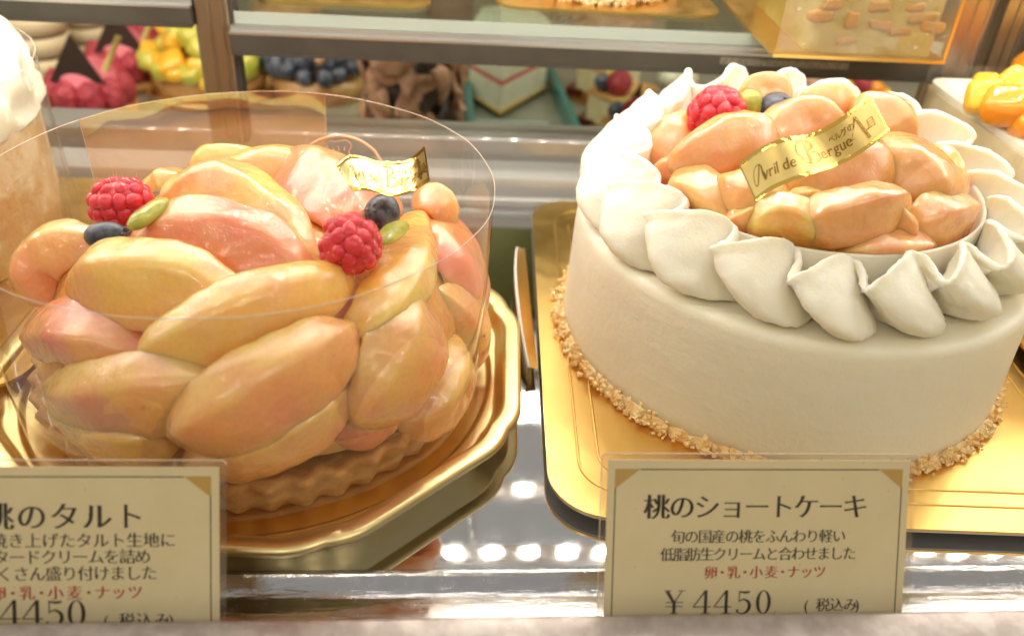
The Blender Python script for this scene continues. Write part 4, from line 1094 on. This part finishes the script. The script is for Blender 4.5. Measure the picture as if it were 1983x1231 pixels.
# chocolate shaving cake
q = rp_(795, 305); k = cmpp(q); x, y, z = q+np.array([0, 4, 0]); r = 88*k
cc = thing('chocolate_cake', 'brown cake covered in chocolate shavings behind the collar', 'cake', (x, y, z))
b = MB(); b.lathe([(.02, z), (r*.9, z), (r*.88, z+5.2), (.02, z+5.6)], (x, y), 50); part(b, 'cake_body', MT['choc'], cc)
rnd = random.Random(14)
for i in range(30):
    a = rnd.uniform(math.pi*.95, 2.05*math.pi); zz = z+rnd.uniform(.6, 6.0); rr = r*rnd.uniform(.86, 1.06); h = rnd.uniform(.9, 2.0); w = rnd.uniform(.45, 1.0)
    tw = rnd.uniform(-.8, .8); ct = np.array([x+rr*math.cos(a), y+rr*math.sin(a), zz]); T_ = np.array([-math.sin(a), math.cos(a), 0]); N_ = np.array([math.cos(a), math.sin(a), 0]); P = []
    for u in range(12):
        row = []; g = u/11-.5; tap = 1-(2*abs(g))**3
        for v in range(12):
            bb = (v/11-.5)*3.4; q = T_*math.sin(bb)*w*tap+N_*(.5*math.cos(bb)*w+.25*math.sin(g*5+i))+np.array([0, 0, g*h*2]); ang_ = tw+g
            row.append(ct+T_*(q @ T_*math.cos(ang_)-q[2]*math.sin(ang_))+N_*(q @ N_)+np.array([0, 0, q @ T_*math.sin(ang_)+q[2]*math.cos(ang_)]))
        P.append(row)
    b = MB(); b.grid(P); part(b, 'shaving', MT['milk'] if i % 4 else MT['choc'], cc)
# chevron sandwich cake, a wedge whose point faces the camera
tip = rp_(968, 220, ZR+.45); k = cmpp(tip); Lw = rp_(903, 180, ZR+.45); Rw = rp_(1062, 168, ZR+.45)
wc = thing('strawberry_wedge', 'white cake wedge with a pink stripe on a gold card behind the collar', 'cake slice', (tip[0], tip[1]+2, ZR))
out = [tuple(tip[:2]), tuple(Rw[:2]), (Rw[0]-1.5, Rw[1]+5), (Lw[0]+1, Lw[1]+5), tuple(Lw[:2])]
b = MB(); b.prism(out, ZR+.28, ZR+.45); part(b, 'gold_card', MT['gold_board'], wc, False)
cen = np.mean(np.array(out), 0); ins = [tuple(np.array(p)*.93+cen*.07) for p in out]
b = MB(); b.prism(ins, ZR+.45, ZR+2.2); b.prism(ins, ZR+2.55, ZR+5.2); part(b, 'cream_layer', MT['white'], wc, False)
b = MB(); b.prism([tuple(np.array(p)*.99+cen*.01) for p in ins], ZR+2.2, ZR+2.55); part(b, 'strawberry_layer', MT['straw'], wc, False)
b = MB(); b.prism([tuple(np.array(p)*.6+cen*.4) for p in out], ZR, ZR+.28); part(b, 'stand', MT['rearfloor'], wc, False)
# cheesecake slices, stepping down to the right
base = None
for i, (px, py, s) in enumerate(((1090, 188, 1.0), (1108, 248, 1.0), (1130, 308, 1.0))):
    q = rp_(px, py); k = cmpp(q); lab = ['cheesecake slice topped with raspberry and blueberry, right under the grey beam', 'cheesecake slice in the middle of the stepped row beside the cream cake', 'cheesecake slice lowest in the stepped row, beside the cream cake and door track'][i]
    if base is None:
        x, y, z = q; w, d, h = 118*k, 95*k, 75*k
        base = thing('cheesecake_slice', lab, 'cake slice', (x, y, z), 'cheesecake slices in the rear case')
        b = MB(); b.prism([(x-.3, y-.1), (x+w, y-1.6), (x+w+.6, y+d), (x, y+d)], z, z+.2); part(b, 'gold_card', MT['gold_board'], base, False)
        b = MB(); b.prism([(x+.1, y+.25), (x+.95, y+.1), (x+.95, y+1.6), (x+.1, y+1.6)], z+.2, z+.75); part(b, 'jam_piece', MT['jam'], base, False)
        b = MB(); b.prism([(x+.9, y+.1), (x+w-.3, y-1.2), (x+w, y+d-.2), (x+.9, y+d-.2)], z+.9, z+h*.9); part(b, 'sponge', MT['sponge'], base, False)
        b = MB(); b.prism([(x+.85, y+.05), (x+w-.25, y-1.25), (x+w+.05, y+d-.15), (x+.85, y+d-.15)], z+h*.9, z+h*1.02); part(b, 'caramel_top', MT['caramel'], base, False)
        b = MB(); b.sup((x+w*.62, y+.5, z+h*1.02+.7), (.85, .85, .85), None, 1, 10, 14, .1, 3); part(b, 'raspberry', MT['raspb'], base)
        b = MB(); b.sup((x+w*.38, y+.4, z+h*1.02+.55), (.62, .62, .58), None, 1, 10, 14); part(b, 'blueberry', MT['blue'], base)
        b = MB(); b.sup((x+w*.45, y+.9, z+h*1.02+1.0), (.45, .3, .2), None, 1, 8, 10); part(b, 'pistachio', MT['kiwi'], base)
        b = MB(); b.plate([(x+w*.85, y-.4, z+h*.95), (x+w*1.05, y-.4, z+h*.95), (x+w*1.0, y-.2, z+h*1.5)], (0, .1, 0)); part(b, 'chocolate_shard', MT['choc'], base, False)
        base.rotation_euler = (0, 0, -.55)
    else: copyt(base, q, lab, -.55, s)
# low glass dividers running away from the camera
for (a, c_, lb) in (((912, 292), (903, 150), 'low teal glass divider left of the strawberry wedge'), ((1128, 312), (1062, 160), 'low teal glass divider between the strawberry wedge and the cheesecake slices')):
    p, q = rp_(*a), rp_(*c_); b = MB(); n_ = unit([q[1]-p[1], p[0]-q[0], 0])*.22
    pts = [p-n_, p+n_, q+n_, q-n_]; b.plate(pts, (0, 0, 1.3)); single(b, 'glass_divider', MT['teal'], lb, 'divider', tuple((p+q)/2), 'glass dividers in the rear case', smooth=False)
p, q = rp_(915, 247), rp_(1062, 252); b = MB(); b.box(p[0], q[0], p[1]-.1, p[1]+.1, ZR, ZR+.5); single(b, 'glass_strip', mat('pale glass', (.55, .62, .58), .2), 'pale glass strip on the rear counter below the strawberry wedge', 'strip', tuple((p+q)/2), smooth=False)
# white puffs and an orange tart seen over the cream cake
q = rp_(1310, 168); k = cmpp(q)
pf = MB()
pp_ = thing('meringue', 'white meringue puff seen over the back of the cream cake', 'meringue', tuple(q))
for dx, s in ((-18, 20), (14, 24)):
    b = MB(); b.sup(q+np.array([dx*k, 0, s*k*.8]), (s*k, s*k, s*k*.9), None, 1, 12, 16, .3, .8, dx); part(b, 'puff', MT['white'], pp_)
q = rp_(1645, 200); k = cmpp(q); x, y, z = q
ot = thing('orange_tart', 'orange fruit tart with a red berry behind the top of the cream cake', 'tart', (x, y, z))
b = MB(); b.lathe([(.02, z), (55*k, z), (60*k, z+25*k), (.02, z+28*k)], (x, y), 40); part(b, 'crust', MT['caramel'], ot)
for i, (dx, dz, m) in enumerate(((-32, 30, 'mango'), (0, 40, 'raspb'), (28, 30, 'orange'), (48, 14, 'mango'), (-50, 14, 'orange'))):
    b = MB(); b.sup((x+dx*k, y-20*k, z+(dz+8)*k), (20*k, 20*k, 16*k), None, .7, 8, 12, .2, 1, i); part(b, 'fruit_piece', MT[m], ot)
q = rp_(1570, 190); k = cmpp(q); b = MB(); b.sup(q+np.array([0, 0, 25*k]), (30*k, 30*k, 30*k), None, 1, 12, 18, .6, .7, 3)
single(b, 'chocolate_mound', MT['milk'], 'brown chocolate mound beside the orange tart behind the cream cake', 'cake', tuple(q))
# brown cakes farther back, seen through the glass shelf
for i, (px, py, w, h, m, lb) in enumerate(((560, 75, 130, 60, 'caramel', 'golden cake seen through the glass shelf above the blueberry tart'), (870, 60, 90, 70, 'brown', 'dark brown cake seen through the glass shelf above the chocolate cake'),
                                        (1180, 90, 150, 60, 'milk', 'brown cake seen through the glass shelf under the crumb edged cake board'))):
    q = rp_(px, py); k = cmpp(q); b = MB(); b.lathe([(.02, q[2]), (w*k/2, q[2]), (w*k/2*.97, q[2]+h*k), (.02, q[2]+h*k*1.1)], q[:2], 40, lambda th, r, z: r*(1+.06*math.sin(th*9+z)))
    single(b, 'round_cake', MT[m], lb, 'cake', tuple(q))
